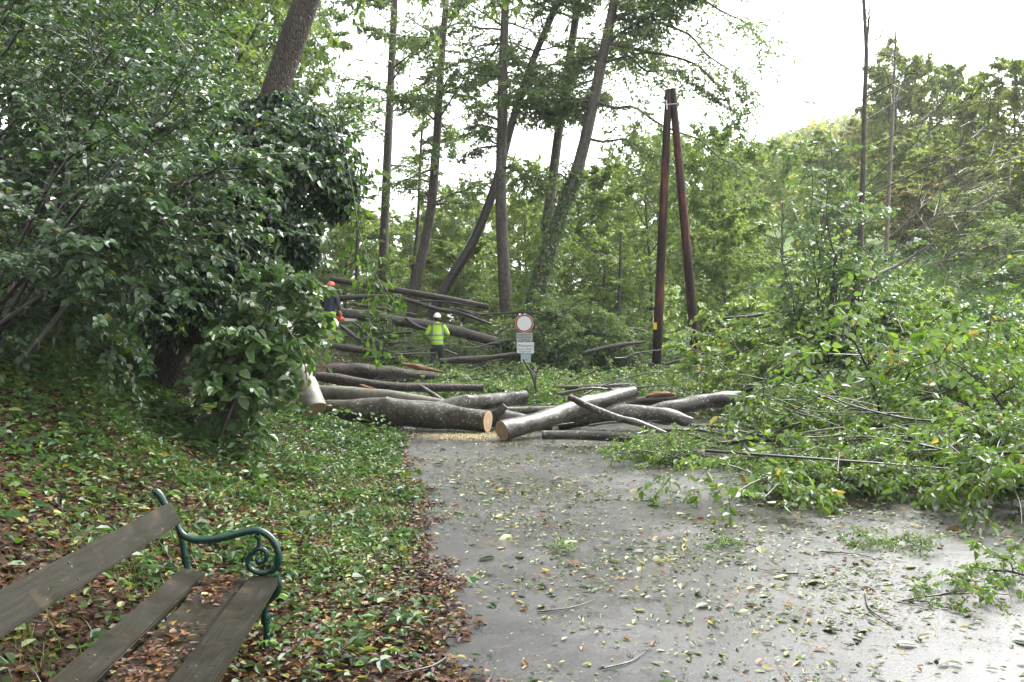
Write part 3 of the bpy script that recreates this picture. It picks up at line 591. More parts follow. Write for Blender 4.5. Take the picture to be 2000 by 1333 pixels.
# cut leaning trunk at the left of the log pile
log('leaning_stump', 'pale grey leaning trunk sawn off at its foot, left end of the log pile', [(548, 640, 14.3), (572, 695, 14.0), (592, 750, 13.8), (613, 801, 13.6)], [.17, .19, .19, .205], 'stump', bark='bark_pale', cut=(0, 1), sides=20, n=20, seed=50)
log('hanging_root', 'pale snapped root sticking up above the leaning stump', [(545, 690, 13.2), (560, 680, 13.2), (566, 672, 13.2)], [.02, .03, .01], 'root', bark='bark_pale', seed=51)
# sawdust in front of the cuts
rg = np.random.default_rng(8); mb = MB(); n = 9000
c = np.array([P(930, 852, 13.5)[0], 13.45]); xy = c + rg.normal(0, 1, (n, 2)) * [.42, .24]
keep = xy[:, 0] > edge_x(xy[:, 1]) - .2; xy = xy[keep]; n = len(xy); a = rg.uniform(0, 2 * pi, n); sz = rg.uniform(.006, .022, n)
leaves(mb, np.column_stack([xy, roadz(xy[:, 0], xy[:, 1]) + rg.uniform(0, .012, n)]), np.stack([np.cos(a), np.sin(a), 0 * a], -1), UP + rg.normal(0, .2, (n, 3)), sz, sz * .7, rg.uniform(0, 1, n), hi=False)
tag(mb.obj('sawdust', M['sawdust']), 'pale sawdust spread on the path under the log ends', 'sawdust', kind='stuff')

# ------------------------------------------------------------------ leaning pair of poles
pc = (P(1282, 720, 26) + P(1360, 668, 26)) / 2; pc[2] = hz(pc[0], 26)
apole = thing('utility_pole', 'pair of tall dark reddish poles leaning together into a narrow A', 'pole', tuple(pc))
for (x0, y0, x1, y1, dy, hang) in ((1281, 728, 1306, 176, 26.0, 1), (1359, 676, 1313, 174, 26.0, 0)):
    m_ = MB(); tube(m_, np.array([P(x0, y0 + 14, dy), P((x0 + x1) / 2, (y0 + y1) / 2, dy), P(x1, y1, dy)]), [.138, .13, .104], 18, 24, .012, caps=True, seed=hang * 3)
    o = m_.obj('pole', M['pole'], apole, True, pc)
m_ = MB(); box_on(m_, P(1276, 644, 25.82), (.10, 0, 0), (0, -.015, 0), (0, 0, .2), .003); m_.obj('yellow_marker', M['yellow_tag'], apole, False, pc)
m_ = MB(); tube(m_, np.array([P(1301, 196, 25.88), P(1303, 214, 25.86)]), .02, 8, caps=True); tube(m_, np.array([P(1295, 205, 25.9), P(1321, 203, 25.9)]), .014, 8, caps=True); m_.obj('bolt', M['galv'], apole, True, pc)

# ------------------------------------------------------------------ road sign
def text_tris(s, size, cx, cz, width=None):
    cu = bpy.data.curves.new('lettering', 'FONT'); cu.body = s; cu.size = size; cu.align_x = 'CENTER'; cu.align_y = 'CENTER'; cu.extrude = .0008; cu.resolution_u = 2
    ob = bpy.data.objects.new('lettering', cu); COL.objects.link(ob); bpy.context.view_layer.update()
    me = bpy.data.meshes.new_from_object(ob.evaluated_get(bpy.context.evaluated_depsgraph_get())); me.calc_loop_triangles()
    v = np.array([q_.co[:] for q_ in me.vertices]); t_ = np.array([l.vertices[:] for l in me.loop_triangles])
    bpy.data.objects.remove(ob); bpy.data.meshes.remove(me); bpy.data.curves.remove(cu)
    if width: v[:, 0] *= width / (v[:, 0].max() - v[:, 0].min())
    return np.column_stack([v[:, 0] + cx, -v[:, 2], v[:, 1] + cz]), t_
SD = 24.0; sp = P(1025, 700, SD); sx_ = sp[0]; sg0 = hz(sx_, SD)
sign = thing('road_sign', 'round red-rimmed no vehicles sign on a post with two grey text plates', 'road sign', (sx_, SD, sg0))
so_ = np.array([sx_, SD, sg0]); pxm = SD / F
m_ = MB(); tube(m_, np.array([[sx_, SD + .05, sg0 - .1], [sx_, SD + .05, P(0, 612, SD)[2]]]), .03, 12, caps=True); m_.obj('post', M['galv'], sign, True, so_)
cz = P(0, 632, SD)[2]; cxs = P(1024, 0, SD)[0]; rO = 17.7 * pxm
def ringdisc(mb_, r0, r1, y, mi, n=48):
    a = np.linspace(0, 2 * pi, n, endpoint=False); i_ = np.arange(n)
    v0 = np.column_stack([cxs + r0 * np.cos(a), np.full(n, y), cz + r0 * np.sin(a)]); v1 = np.column_stack([cxs + r1 * np.cos(a), np.full(n, y), cz + r1 * np.sin(a)])
    mb_.add(np.vstack([v0, v1]), np.stack([i_, (i_ + 1) % n, n + (i_ + 1) % n, n + i_], -1), mi=mi)
m_ = MB(); a = np.linspace(0, 2 * pi, 48, endpoint=False)
tube(m_, np.array([[cxs, SD, cz], [cxs, SD + .02, cz]]), rO, 48, caps=True, mi=2)
ringdisc(m_, rO * .985, rO * .96, SD - .003, 1); ringdisc(m_, rO * .96, rO * .80, SD - .004, 0); ringdisc(m_, rO * .80, .001, SD - .003, 1)
m_.obj('sign_disc', [M['red_sheet'], M['white_sheet'], M['galv']], sign, False, so_)
def plate(name, px0, py0, px1, py1, mat, lines, dy=0.):
    m_ = MB(); a_ = P(px0, py1, SD); b__ = P(px1, py0, SD); box_on(m_, (a_[0], SD + .012 + dy, a_[2]), (b__[0] - a_[0], 0, 0), (0, -.012, 0), (0, 0, b__[2] - a_[2]), .003)
    for s, fy, size, wd in lines:
        v, t_ = text_tris(s, size, (a_[0] + b__[0]) / 2, b__[2] + (a_[2] - b__[2]) * fy, wd * (b__[0] - a_[0])); v[:, 1] += SD - .0025 + dy; m_.add(v, t=t_, mi=1)
    return m_.obj(name, [mat, M['lettering']], sign, False, so_)
plate('text_plate', 1008.5, 650.5, 1040, 667.5, M['grey_sheet'], [('Ausgenommen', .2, .085, .86), ('Anrainerverkehr', .5, .085, .9), ('u. Radfahrer', .8, .085, .7)])
plate('text_plate', 1009.5, 669, 1043, 690.5, M['white_sheet'], [('Wintersperre', .3, .115, .9), ('Betreten und Befahren', .62, .06, .9), ('auf eigene Gefahr', .84, .06, .72)])
plate('small_plate', 1017, 691.5, 1037, 709, M['blue_sheet'], [])

# ------------------------------------------------------------------ people
def skinmesh(verts, edges, rad, mat, root=0, levels=2):
    me = bpy.data.meshes.new('skin_work'); me.from_pydata([tuple(v) for v in verts], edges, []); o = bpy.data.objects.new('skin_work', me); COL.objects.link(o)
    md = o.modifiers.new('skin', 'SKIN'); md.use_smooth_shade = True
    for k_, v in enumerate(me.skin_vertices[0].data):
        r_ = rad[k_]; v.radius = (r_, r_) if np.ndim(r_) == 0 else r_; v.use_root = (k_ == root)
    ss = o.modifiers.new('sub', 'SUBSURF'); ss.levels = levels; ss.render_levels = levels
    bpy.context.view_layer.update()
    out = bpy.data.meshes.new_from_object(o.evaluated_get(bpy.context.evaluated_depsgraph_get())); bpy.data.objects.remove(o)
    out.calc_loop_triangles(); v = np.array([q_.co[:] for q_ in out.vertices]); t_ = np.array([l.vertices[:] for l in out.loop_triangles]); bpy.data.meshes.remove(out)
    return v, t_
def chain_skin(chains, mat=None, levels=2):
    """chains: list of lists of (name, pos, r); shared names are shared joints"""
    idx = {}; vs = []; rs = []; es = []
    for ch in chains:
        prev = None
        for nm, p, r_ in ch:
            if nm not in idx: idx[nm] = len(vs); vs.append(p); rs.append(r_)
            if prev is not None: es.append((prev, idx[nm]))
            prev = idx[nm]
    return skinmesh(vs, es, rs, mat, 0, levels)
def ellipsoid(mb_, c, r, mi=0, nu=16, nv=12, f=None):
    u = np.linspace(0, 2 * pi, nu, endpoint=False); w = np.linspace(0, pi, nv)
    v = np.array([[sin(b_) * cos(a_), sin(b_) * sin(a_), cos(b_)] for b_ in w for a_ in u]) * r
    if f is not None: v = f(v)
    i_ = np.array([[k_ * nu + j, k_ * nu + (j + 1) % nu, (k_ + 1) * nu + (j + 1) % nu, (k_ + 1) * nu + j] for k_ in range(nv - 1) for j in range(nu)])
    mb_.add(v + np.asarray(c), i_, mi=mi)
def head_shape(v):
    v = v.copy(); front = v[:, 1] > 0
    v[:, 0] *= 1 - .25 * np.clip(-v[:, 2] / .12, 0, 1)
    nose = np.exp(-((v[:, 0] / .016) ** 2 + ((v[:, 2] + .01) / .028) ** 2)); v[front, 1] += (.024 * nose)[front]
    eyes = np.exp(-(((np.abs(v[:, 0]) - .032) / .018) ** 2 + ((v[:, 2] - .02) / .014) ** 2)); v[front, 1] -= (.012 * eyes)[front]
    chin = np.exp(-((v[:, 0] / .03) ** 2 + ((v[:, 2] + .105) / .03) ** 2)); v[front, 1] += (.015 * chin)[front]
    return v
def hand(w, elbow, grip=.6, side=1):
    """finger chains that leave the palm beyond the wrist w"""
    d = nrm(np.array(w) - np.array(elbow)); s = nrm(np.cross(d, [0, 0, 1.0] if abs(d[2]) < .9 else [0, 1.0, 0])); n_ = np.cross(s, d); ch = []
    pm = np.array(w) + d * .05
    palm = [('w%d' % side, w, .026), ('p%d' % side, tuple(pm), .034)]
    for f, (o, ln) in enumerate(((-.03, .075), (-.01, .085), (.01, .08), (.03, .062))):
        b_ = pm + d * .035 + s * o; k1 = b_ + d * ln * .45 + n_ * grip * ln * .25; k2 = k1 + d * ln * .2 * (1 - grip) + n_ * grip * ln * .45
        ch.append([('p%d' % side, tuple(pm), .034), ('f%d%da' % (side, f), tuple(b_), .0105), ('f%d%db' % (side, f), tuple(k1), .0095), ('f%d%dc' % (side, f), tuple(k2), .008)])
    tb = pm - d * .015 + s * .04; ch.append([('p%d' % side, tuple(pm), .034), ('t%da' % side, tuple(tb), .0125), ('t%db' % side, tuple(tb + s * .012 + d * .035 + n_ * .012), .011), ('t%dc' % side, tuple(tb + d * .06 + n_ * .03), .009)])
    return palm, ch
def person(label, loc, rotz, J, jacket, trousers, sleeves, helmet, top, extra=None):
    root = thing('person', label, 'person', loc); root.rotation_euler = (0, 0, rotz)
    ch = [[('pel', (0, 0, .95), .14), ('wai', (0, J['lean'] * .3, 1.12), (.135, .1)), ('che', (0, J['lean'] * .7, 1.32), (.15, .105)), ('nek', (0, J['lean'], 1.48), .058), ('hb', (0, J['lean'] + .02, 1.56), .07)]]
    for s in (-1, 1):
        el, wr = J['el'][s], J['wr'][s]
        ch.append([('che', (0, J['lean'] * .7, 1.32), (.15, .105)), ('sh%d' % s, (s * .175, J['lean'] * .8, 1.40), .06), ('el%d' % s, el, .05), ('w%d' % s, wr, .032)])
        kn, an = J['kn'][s], J['an'][s]
        ch.append([('pel', (0, 0, .95), .14), ('hip%d' % s, (s * .1, 0, .87), .1), ('kn%d' % s, kn, .066), ('an%d' % s, an, .045), ('toe%d' % s, (an[0] + s * .02, an[1] + .16, .04), .036)])
        pm, fs = hand(wr, el, .75, s); ch.append(pm); ch += fs
    v, t_ = chain_skin(ch, levels=1); mb_ = MB(); mb_.add(v, t=t_)
    hc = np.array([0, J['lean'] + .05, 1.64]); ellipsoid(mb_, hc, np.array([.076, .098, .125]), 0, 20, 16, head_shape)
    for s in (-1, 1): ellipsoid(mb_, hc + [s * .078, -.008, -.005], np.array([.012, .022, .034]), 0, 8, 6)
    mb_.obj('body', M['skin'], root, True)
    mb_ = MB(); ellipsoid(mb_, hc + [0, -.014, .012], np.array([.081, .096, .115]), 0, 18, 12, lambda v: np.where((v[:, 1:2] > .045) & (v[:, 2:3] < .06), v * .8, v)); mb_.obj('hair', M['hair'], root, True)
    # jacket / pullover
    hem = top['hem']; jc = [[('che', (0, J['lean'] * .7, 1.32), (.21, .165)), ('up', (0, J['lean'] * .9, 1.425), (.15, .12)), ('col', (0, J['lean'] + .005, 1.50), .078)],
          [('che', (0, J['lean'] * .7, 1.32), (.21, .165)), ('wai', (0, J['lean'] * .3, 1.12), (.19, .14)), ('hipj', (0, 0, .95), (.195, .15)), ('hem', (0, 0, hem), (.2, .155))]]
    for s in (-1, 1):
        el, wr = np.array(J['el'][s]), np.array(J['wr'][s]); cf = el + (wr - el) * .86
        jc.append([('up', (0, J['lean'] * .9, 1.425), (.15, .12)), ('sh%d' % s, (s * .185, J['lean'] * .8, 1.40), .09), ('el%d' % s, tuple(el), .074), ('cf%d' % s, tuple(cf), .056)])
    v, t_ = chain_skin(jc); mb_ = MB(); v = v + .004 * np.sin(v[:, 2:3] * 60 + v[:, 0:1] * 25) * np.array([1, 1, 0]); mb_.add(v, t=t_); mb_.obj(top['name'], M[jacket], root, True)
    tr = [[('pel', (0, 0, .97), (.165, .13)), ('cro', (0, 0, .90), (.16, .125))]]
    for s in (-1, 1):
        kn, an = J['kn'][s], J['an'][s]; tr.append([('cro', (0, 0, .90), (.16, .125)), ('th%d' % s, (s * .1, .0, .78), .105), ('kn%d' % s, kn, .088), ('cu%d' % s, (an[0], an[1], an[2] + .04), .076)])
    v, t_ = chain_skin(tr); mb_ = MB(); mb_.add(v + .004 * np.sin(v[:, 2:3] * 70 + v[:, 0:1] * 30), t=t_); mb_.obj('trousers', M[trousers], root, True)
    for s in (-1, 1):
        an = np.array(J['an'][s]); v, t_ = chain_skin([[('a', (an[0], an[1], .17), .058), ('b', (an[0], an[1] - .01, .06), .056), ('c', (an[0] + s * .015, an[1] + .1, .05), .05), ('d', (an[0] + s * .02, an[1] + .18, .04), .04)]]); mb_ = MB(); v[:, 2] = np.maximum(v[:, 2], 0); mb_.add(v, t=t_); mb_.obj('boot', M['boot'], root, True)
    mb_ = MB(); hh = hc + [0, -.012, .045]
    def dome(v): v = v.copy(); lo = v[:, 2] < 0; v[lo, 2] *= .12; rimv = (v[:, 2] < .012); v[rimv, :2] *= 1.06; fr = rimv & (v[:, 1] > .06); v[fr, 1] += .035; v[:, 2] -= .25 * np.clip(-v[:, 1], 0, 1) * .35; return v
    ellipsoid(mb_, hh, np.array([.108, .135, .125]), 0, 24, 18, dome)
    for xx in (-.03, 0, .03): tube(mb_, np.array([hh + [xx, -.09, .085], hh + [xx, -.03, .117], hh + [xx, .04, .117], hh + [xx, .09, .085]]), .007, 6, 12)
    hel = mb_.obj('helmet', M[helmet], root, True)
    if extra: extra(root, hc, hel)
    return root
def band_white(root, hc, hel):
    m2 = MB(); a_ = np.linspace(pi * 1.12, pi * 1.88, 10); tube(m2, np.array([hc + [.088 * cos(x), .108 * sin(x), -.03 + .01 * sin(x * 3)] for x in a_]), .014, 6); m2.obj('headband', M['black'], hel, True)
w1 = P(854, 660, 26); z1 = hz(w1[0], 26)
person('person seen from behind in a yellow high visibility jacket and white helmet among fallen branches', (w1[0], 26, z1 - .02), R(6),
       dict(lean=.07, el={-1: (-.315, .04, 1.17), 1: (.315, .04, 1.17)}, wr={-1: (-.235, .26, 1.05), 1: (.235, .26, 1.05)}, kn={-1: (-.12, .05, .5), 1: (.12, .03, .5)}, an={-1: (-.13, .0, .09), 1: (.13, -.03, .09)}),
       'hivis', 'dark_cloth', 1, 'helmet_white', dict(name='jacket', hem=.83), band_white)
def muffs(root, hc, hel):
    for s in (-1, 1):
        m2 = MB(); ellipsoid(m2, hc + [s * .098, -.005, -.01], np.array([.03, .042, .052]), 0, 12, 10); tube(m2, np.array([hc + [s * .1, 0, .03], hc + [s * .118, 0, .09]]), .008, 6); m2.obj('ear_muff', M['black'], hel, True)
    m2 = MB(); a_ = np.linspace(pi * 1.1, pi * 1.9, 10); tube(m2, np.array([hc + [.09 * cos(x), .11 * sin(x), -.01] for x in a_]), .02, 6); m2.obj('headband', M['black'], hel, True)
W2D = 27.0; w2 = P(644, 660, W2D); z2 = P(644, 667, W2D)[2]
per2 = person('person seen from behind in an orange helmet, navy top and yellow-green trousers holding a chainsaw', (w2[0], W2D, z2), R(-18),
       dict(lean=.05, el={-1: (-.27, .02, 1.14), 1: (.275, .0, 1.13)}, wr={-1: (-.18, .2, .98), 1: (.31, .06, .88)}, kn={-1: (-.11, .05, .5), 1: (.12, .0, .5)}, an={-1: (-.12, .03, .09), 1: (.13, -.06, .09)}),
       'navy', 'hivis_plain', 1, 'helmet_orange', dict(name='pullover', hem=.86), muffs)
hgt = per2
# ground under the second worker: a low mound of soil and roots he stands on
# chainsaw: grip at his right hand
hp = np.array(Matrix.Rotation(R(-18), 3, 'Z') @ Vector((.32, .09, .80))) + np.array([w2[0], W2D, z2])
saw = thing('chainsaw', 'orange chainsaw with pale steel bar held by the worker in the orange helmet', 'chainsaw', tuple(hp))
m_ = MB(); box_on(m_, hp + [-.13, -.07, -.20], (.24, 0, -.015), (0, .14, 0), (0, 0, .15), .03); box_on(m_, hp + [-.09, -.06, -.07], (.14, 0, 0), (0, .12, 0), (.0, 0, .035), .015); m_.obj('engine_housing', M['saw_orange'], saw, True, hp)
m_ = MB(); tube(m_, hp + np.array([[-.01, -.085, -.12], [-.02, -.085, -.03], [-.01, -.05, 0], [0, .05, 0], [0, .085, -.04], [0, .085, -.13]]), .013, 8, 24); m_.obj('front_handle', M['black'], saw, True, hp)
m_ = MB(); tube(m_, hp + np.array([[-.12, 0, -.08], [-.21, 0, -.07], [-.25, 0, -.12], [-.21, 0, -.18], [-.12, 0, -.18]]), .016, 8, 20); m_.obj('rear_handle', M['saw_orange'], saw, True, hp)
m_ = MB(); L_ = .40; pr = [(0, -.042), (L_ - .04, -.036), (L_ - .01, -.02), (L_, 0), (L_ - .01, .02), (L_ - .04, .036), (0, .042)]
v0 = np.array([hp + [.11 + x, -.012, -.14 + z_ - x * .06] for x, z_ in pr]); v1 = v0 + [0, .012, 0]; n_ = len(pr)
m_.add(np.vstack([v0, v1]), [[k_, (k_ + 1) % n_, n_ + (k_ + 1) % n_, n_ + k_] for k_ in range(n_)], [[0, k_ + 1, k_] for k_ in range(1, n_ - 1)] + [[n_, n_ + k_, n_ + k_ + 1] for k_ in range(1, n_ - 1)])
m_.obj('guide_bar', M['bar'], saw, False, hp)

# ------------------------------------------------------------------ standing trees
def tree(name, label, trunk, rad, bark, leafm, limbs=(), seed=0, cat='tree', group=None, sides=12, n=24, ntw=8, twl=1.3, nsub=6, nl=5, size=.11, hi=False, keep=.9, hang=.1, up=.6, nn=.7, wob=.04, t0=.25, extra_paths=(), lr=.45, limbr=.3, twr=.006, crown=True, sag=.12, vert=.8):
    """trunk: world points; limbs: (t along trunk, azimuth deg, elevation deg, length, curve)"""
    rng = np.random.default_rng(seed); trunk = np.asarray(trunk, float); org = trunk[0].copy(); org[2] = hz(org[0], org[1]) if abs(hz(org[0], org[1]) - org[2]) < 3 else org[2]
    root = thing(name, label, cat, tuple(org), group); m_ = MB(); tp, tr = smoothpath(trunk, rad, n); tube(m_, tp, tr, sides, None, wob, seed=seed)
    paths = []
    for (t, az, el, L, cv) in limbs:
        u = t * (n - 1); i_ = min(int(u), n - 2); S = tp[i_] + (tp[i_ + 1] - tp[i_]) * (u - i_); p = limbpath(S, R(az), R(el), L, cv, 7, rng, .025); paths.append(p)
        r0 = max(.012, min(tr[i_] * limbr, .05 * L ** .5)); tube(m_, p, np.linspace(r0, .006, 7), 6, 14)
    for p, r0 in extra_paths: paths.append(p); tube(m_, p, np.linspace(r0, .006, len(p)), 6, 3 * len(p))
    cm = MB()
    if paths and crown:
        B, D, L = alongpaths(rng, paths, ntw, t0); B1, D1, L1 = B, D, L
        # first order twigs
        sd = nrm(np.cross(D, UP) + rng.normal(0, vert, D.shape)); sg = np.where(rng.uniform(0, 1, len(D)) < .5, 1., -1.)[:, None]
        a_ = R(50) * rng.uniform(.5, 1.3, (len(D), 1)); Dt = nrm(D * np.cos(a_) + sd * sg * np.sin(a_) + rng.normal(0, .2, D.shape) - UP * hang); Lt = np.minimum(L * .4, twl) * rng.uniform(.6, 1.2, len(D))
        sticks(m_, B, B + Dt * Lt[:, None] - UP * (sag * Lt)[:, None], twr * 1.6, twr * .7)
        b2, d2, l2 = sub(rng, B, Dt, Lt, nsub, 50, lr, sag, .1, .3, -hang * .4)
        sticks(m_, b2, b2 + d2 * l2[:, None] - UP * (sag * l2)[:, None], twr * .7, twr * .4)
        spray(cm, rng, b2, d2, l2, nl, size, up, nn, sag, hi, keep, hang=.3)
        spray(cm, rng, B, Dt, Lt, nl + 1, size, up, nn, sag, hi, keep, hang=.3)
    m_.obj('trunk', M[bark], root, True, org)
    if cm.n: cm.obj('crown', M[leafm], root, False, org)
    root['_o'] = 0; del root['_o']
    return root
def pix(pts): return [P(*p) for p in pts]
# tall alders beyond the fallen timber (pixel paths with depth)
rg = np.random.default_rng(21)
def rl(n, t0, t1, Lr, el=(0, 35), az=None, cv=-.12):
    return [(rg.uniform(t0, t1), (rg.uniform(0, 360) if az is None else rg.uniform(*az)), rg.uniform(*el), rg.uniform(*Lr), cv) for _ in range(n)]
def ext(pts, n=1.0):
    """carry a trunk on above the frame"""
    p = np.array(pix(pts)); d = nrm(p[-1] - p[-2]); return np.vstack([p, p[-1] + d * 2.2 * n + UP * .2, p[-1] + d * 4.5 * n + UP * .5])
T = {}
tree('tall_tree', 'tall slim upright tree with brown trunk, leftmost of the tall trunks beyond the fallen timber', ext([(745, 590, 38), (750, 460, 38), (757, 300, 38), (764, 150, 38), (770, 20, 38)]), [.22, .2, .18, .16, .14, .1, .04], 'bark_tree', 'alder', rl(36, .28, .98, (1.8, 4.6), (-10, 35)), 101, ntw=12, nsub=7, nl=5, size=.15, twl=1.9, lr=.55)
tree('tall_tree', 'tall slightly curved tree with grey brown trunk between the leftmost and the strongly leaning one', ext([(800, 630, 34), (815, 540, 34), (840, 420, 34), (852, 290, 34), (860, 150, 34), (869, 30, 34)]), [.23, .2, .18, .16, .14, .12, .09, .04], 'bark_tree', 'alder', rl(34, .3, .98, (1.8, 4.4), (-10, 35)), 102, ntw=12, nsub=7, nl=5, size=.14, twl=1.9, lr=.55)
tree('thin_tree', 'very thin wavy tree between the two slim trunks on the left', pix([(800, 590, 37), (815, 450, 37), (820, 330, 37), (826, 240, 37), (840, 170, 37)]), [.08, .07, .06, .045, .02], 'bark_tree', 'alder', rl(8, .5, .95, (.8, 1.8), (10, 40)), 103, ntw=5, nsub=4, size=.14)
tree('leaning_tree', 'dark tree leaning strongly to the right behind the upright grey trunk', ext([(838, 620, 33), (880, 545, 33), (925, 470, 33), (965, 370, 33), (1000, 240, 33), (1040, 120, 33), (1092, 0, 33)]), [.22, .19, .18, .165, .14, .13, .11, .07, .03], 'bark_dark', 'alder', rl(28, .4, .98, (1.6, 4), (0, 35)), 104, ntw=10, nsub=7, nl=4, size=.14, twl=1.9, lr=.55)
tree('tall_tree', 'tall straight grey trunk standing upright in the middle, crossed by the dark leaning tree', ext([(990, 610, 31), (984, 520, 31), (978, 380, 31), (981, 240, 31), (983, 120, 31), (987, 0, 31)]), [.26, .21, .19, .18, .16, .135, .09, .04], 'bark_tree', 'alder', rl(9, .3, .62, (1.5, 2.6), (-10, 25)) + rl(26, .6, .98, (2, 4.2), (0, 35)), 105, ntw=10, nsub=7, nl=4, size=.13, twl=1.9, lr=.55)
tree('tall_tree', 'grey brown tree leaning slightly right, its foot dark with ivy', ext([(1040, 620, 33), (1060, 500, 33), (1073, 400, 33), (1092, 250, 33), (1110, 130, 33), (1130, 0, 33)]), [.26, .22, .19, .17, .155, .14, .09, .04], 'bark_tree', 'alder', rl(30, .38, .98, (1.6, 4), (0, 35)), 106, ntw=10, nsub=7, nl=4, size=.13, twl=1.9, lr=.55)
big = ext([(1040, 605, 30), (1062, 520, 30), (1095, 420, 30), (1128, 330, 30), (1155, 220, 30), (1180, 100, 30), (1202, -10, 30)])
def reach(pts, r0):
    p, _ = smoothpath(np.array(pix(pts)), .1, 9); p[1:] += rg.normal(0, .09, (8, 3)); return (p, r0)
tree('big_leaning_tree', 'thickest tree of the group, leaning right with long drooping limbs over the leaning poles', big, [.30, .27, .24, .21, .19, .17, .15, .1, .04], 'bark_tree', 'alder',
     rl(24, .5, .98, (2.2, 4.6), (0, 40)), 107, sides=14, ntw=28, nsub=7, nl=7, size=.13, twl=1.5, hang=.25, t0=.1,
     extra_paths=[reach([(1196, 30, 30), (1260, 40, 29.5), (1340, 75, 29), (1420, 130, 28.5), (1470, 190, 28.3)], .07), reach([(1186, 85, 30), (1260, 95, 29.5), (1350, 130, 29), (1420, 200, 28.5), (1460, 270, 28.3)], .065),
                  reach([(1180, 122, 30), (1250, 125, 29.4), (1330, 150, 28.8), (1390, 190, 28.5)], .05), reach([(1165, 200, 30), (1240, 215, 29.5), (1330, 260, 29), (1400, 300, 28.6), (1440, 330, 28.4)], .06),
                  reach([(1145, 270, 30), (1220, 280, 29.6), (1280, 300, 29.3), (1330, 350, 29)], .05), reach([(1205, -20, 30), (1280, -40, 30), (1370, 0, 29.6), (1450, 40, 29.3), (1500, 100, 29)], .07),
                  reach([(1200, 10, 30), (1260, -60, 31), (1350, -80, 31), (1430, -30, 31)], .06), reach([(1160, 210, 30), (1100, 195, 30), (1040, 190, 30)], .04), reach([(1120, 350, 30), (1060, 345, 30), (1000, 330, 29.5)], .03)])
def ivyon(parent, pathpts, n, r, size, seed, mat='ivy', hi=True, zr=.2, upk=.3):
    rng = np.random.default_rng(seed); p, _ = smoothpath(np.array(pathpts), .1, 60); i_ = rng.integers(0, 60, n); c = p[i_]
    rr_ = np.interp(i_, np.linspace(0, 59, len(r)), r); a_ = rng.uniform(0, 2 * pi, n); o = np.stack([np.cos(a_), np.sin(a_), rng.normal(0, zr, n)], -1)
    rad_ = rr_ * (rng.uniform(.15, 1, n) ** .5) * (1 + .5 * np.sin(3 * a_ + i_ * .35) * np.sin(i_ * .5 + seed)); pos = c + o * rad_[:, None]
    D = nrm(o * .5 - UP * .8 + rng.normal(0, .4, (n, 3))); N = nrm(o + UP * upk + rng.normal(0, .4, (n, 3))); s = size * rng.uniform(.6, 1.2, n); m_ = MB()
    leaves(m_, pos, D, N, s, s * .8, np.clip(rng.beta(2, 3, n), 0, 1), hi=hi); m_.obj('ivy', M[mat], parent, False, np.array(parent.location))
ivyon(bpy.data.objects['big_leaning_tree'], big[:4], 2600, [.8, .55, .45, .25], .13, 3, 'alder', False)
tree('thin_tree', 'thin dark sapling standing in front of the green bush left of the leaning poles', pix([(1208, 620, 29), (1211, 540, 29), (1213, 455, 29)]), [.06, .055, .03], 'bark_dark', 'mid', rl(5, .4, .95, (.6, 1.2), (10, 40)), 108, ntw=5, nsub=4, size=.12)
tree('thin_tree', 'thin black stem standing left of the fallen pole near the worker with the chainsaw', pix([(698, 575, 34), (697, 500, 34), (699, 430, 34), (705, 330, 34)]), [.075, .07, .06, .03], 'bark_dark', 'alder', rl(6, .5, .95, (1, 2), (0, 40)), 109, ntw=6, nsub=4, size=.14)

# big old tree with ivy on the left bank
OT = pix([(318, 770, 10.2), (352, 660, 10.1), (385, 570, 10), (440, 450, 10), (495, 300, 10), (530, 200, 10), (565, 100, 10), (602, -10, 10), (650, -150, 10), (700, -330, 10.2)])
ot = tree('old_tree', 'old leaning tree with cracked bark, wrapped in dark ivy, on the left bank', OT, [.31, .25, .22, .19, .165, .15, .14, .13, .11, .06], 'bark_oak', 'alder', [(.86, 170, 25, 3.4, -.1), (.88, 130, 20, 3.6, -.1), (.88, 60, 20, 3., -.1), (.95, 180, 30, 3, -.1), (.84, 20, 10, 2.4, -.2), (.92, 10, 15, 2.6, -.2)], 110, sides=18, n=50, ntw=12, nsub=6, nl=6, size=.09, hi=True, wob=.07)
ivyon(ot, OT[1:6], 12500, [.38, .5, .62, .66, .5, .22], .075, 7)
ivyon(ot, pix([(560, 190, 9.8), (600, 260, 9.7), (640, 340, 9.7), (660, 420, 9.7)]), 2800, [.15, .38, .4, .12], .08, 9)
ivyon(ot, pix([(500, 330, 9.6), (560, 430, 9.6), (590, 520, 9.5)]), 1800, [.25, .34, .12], .08, 10)
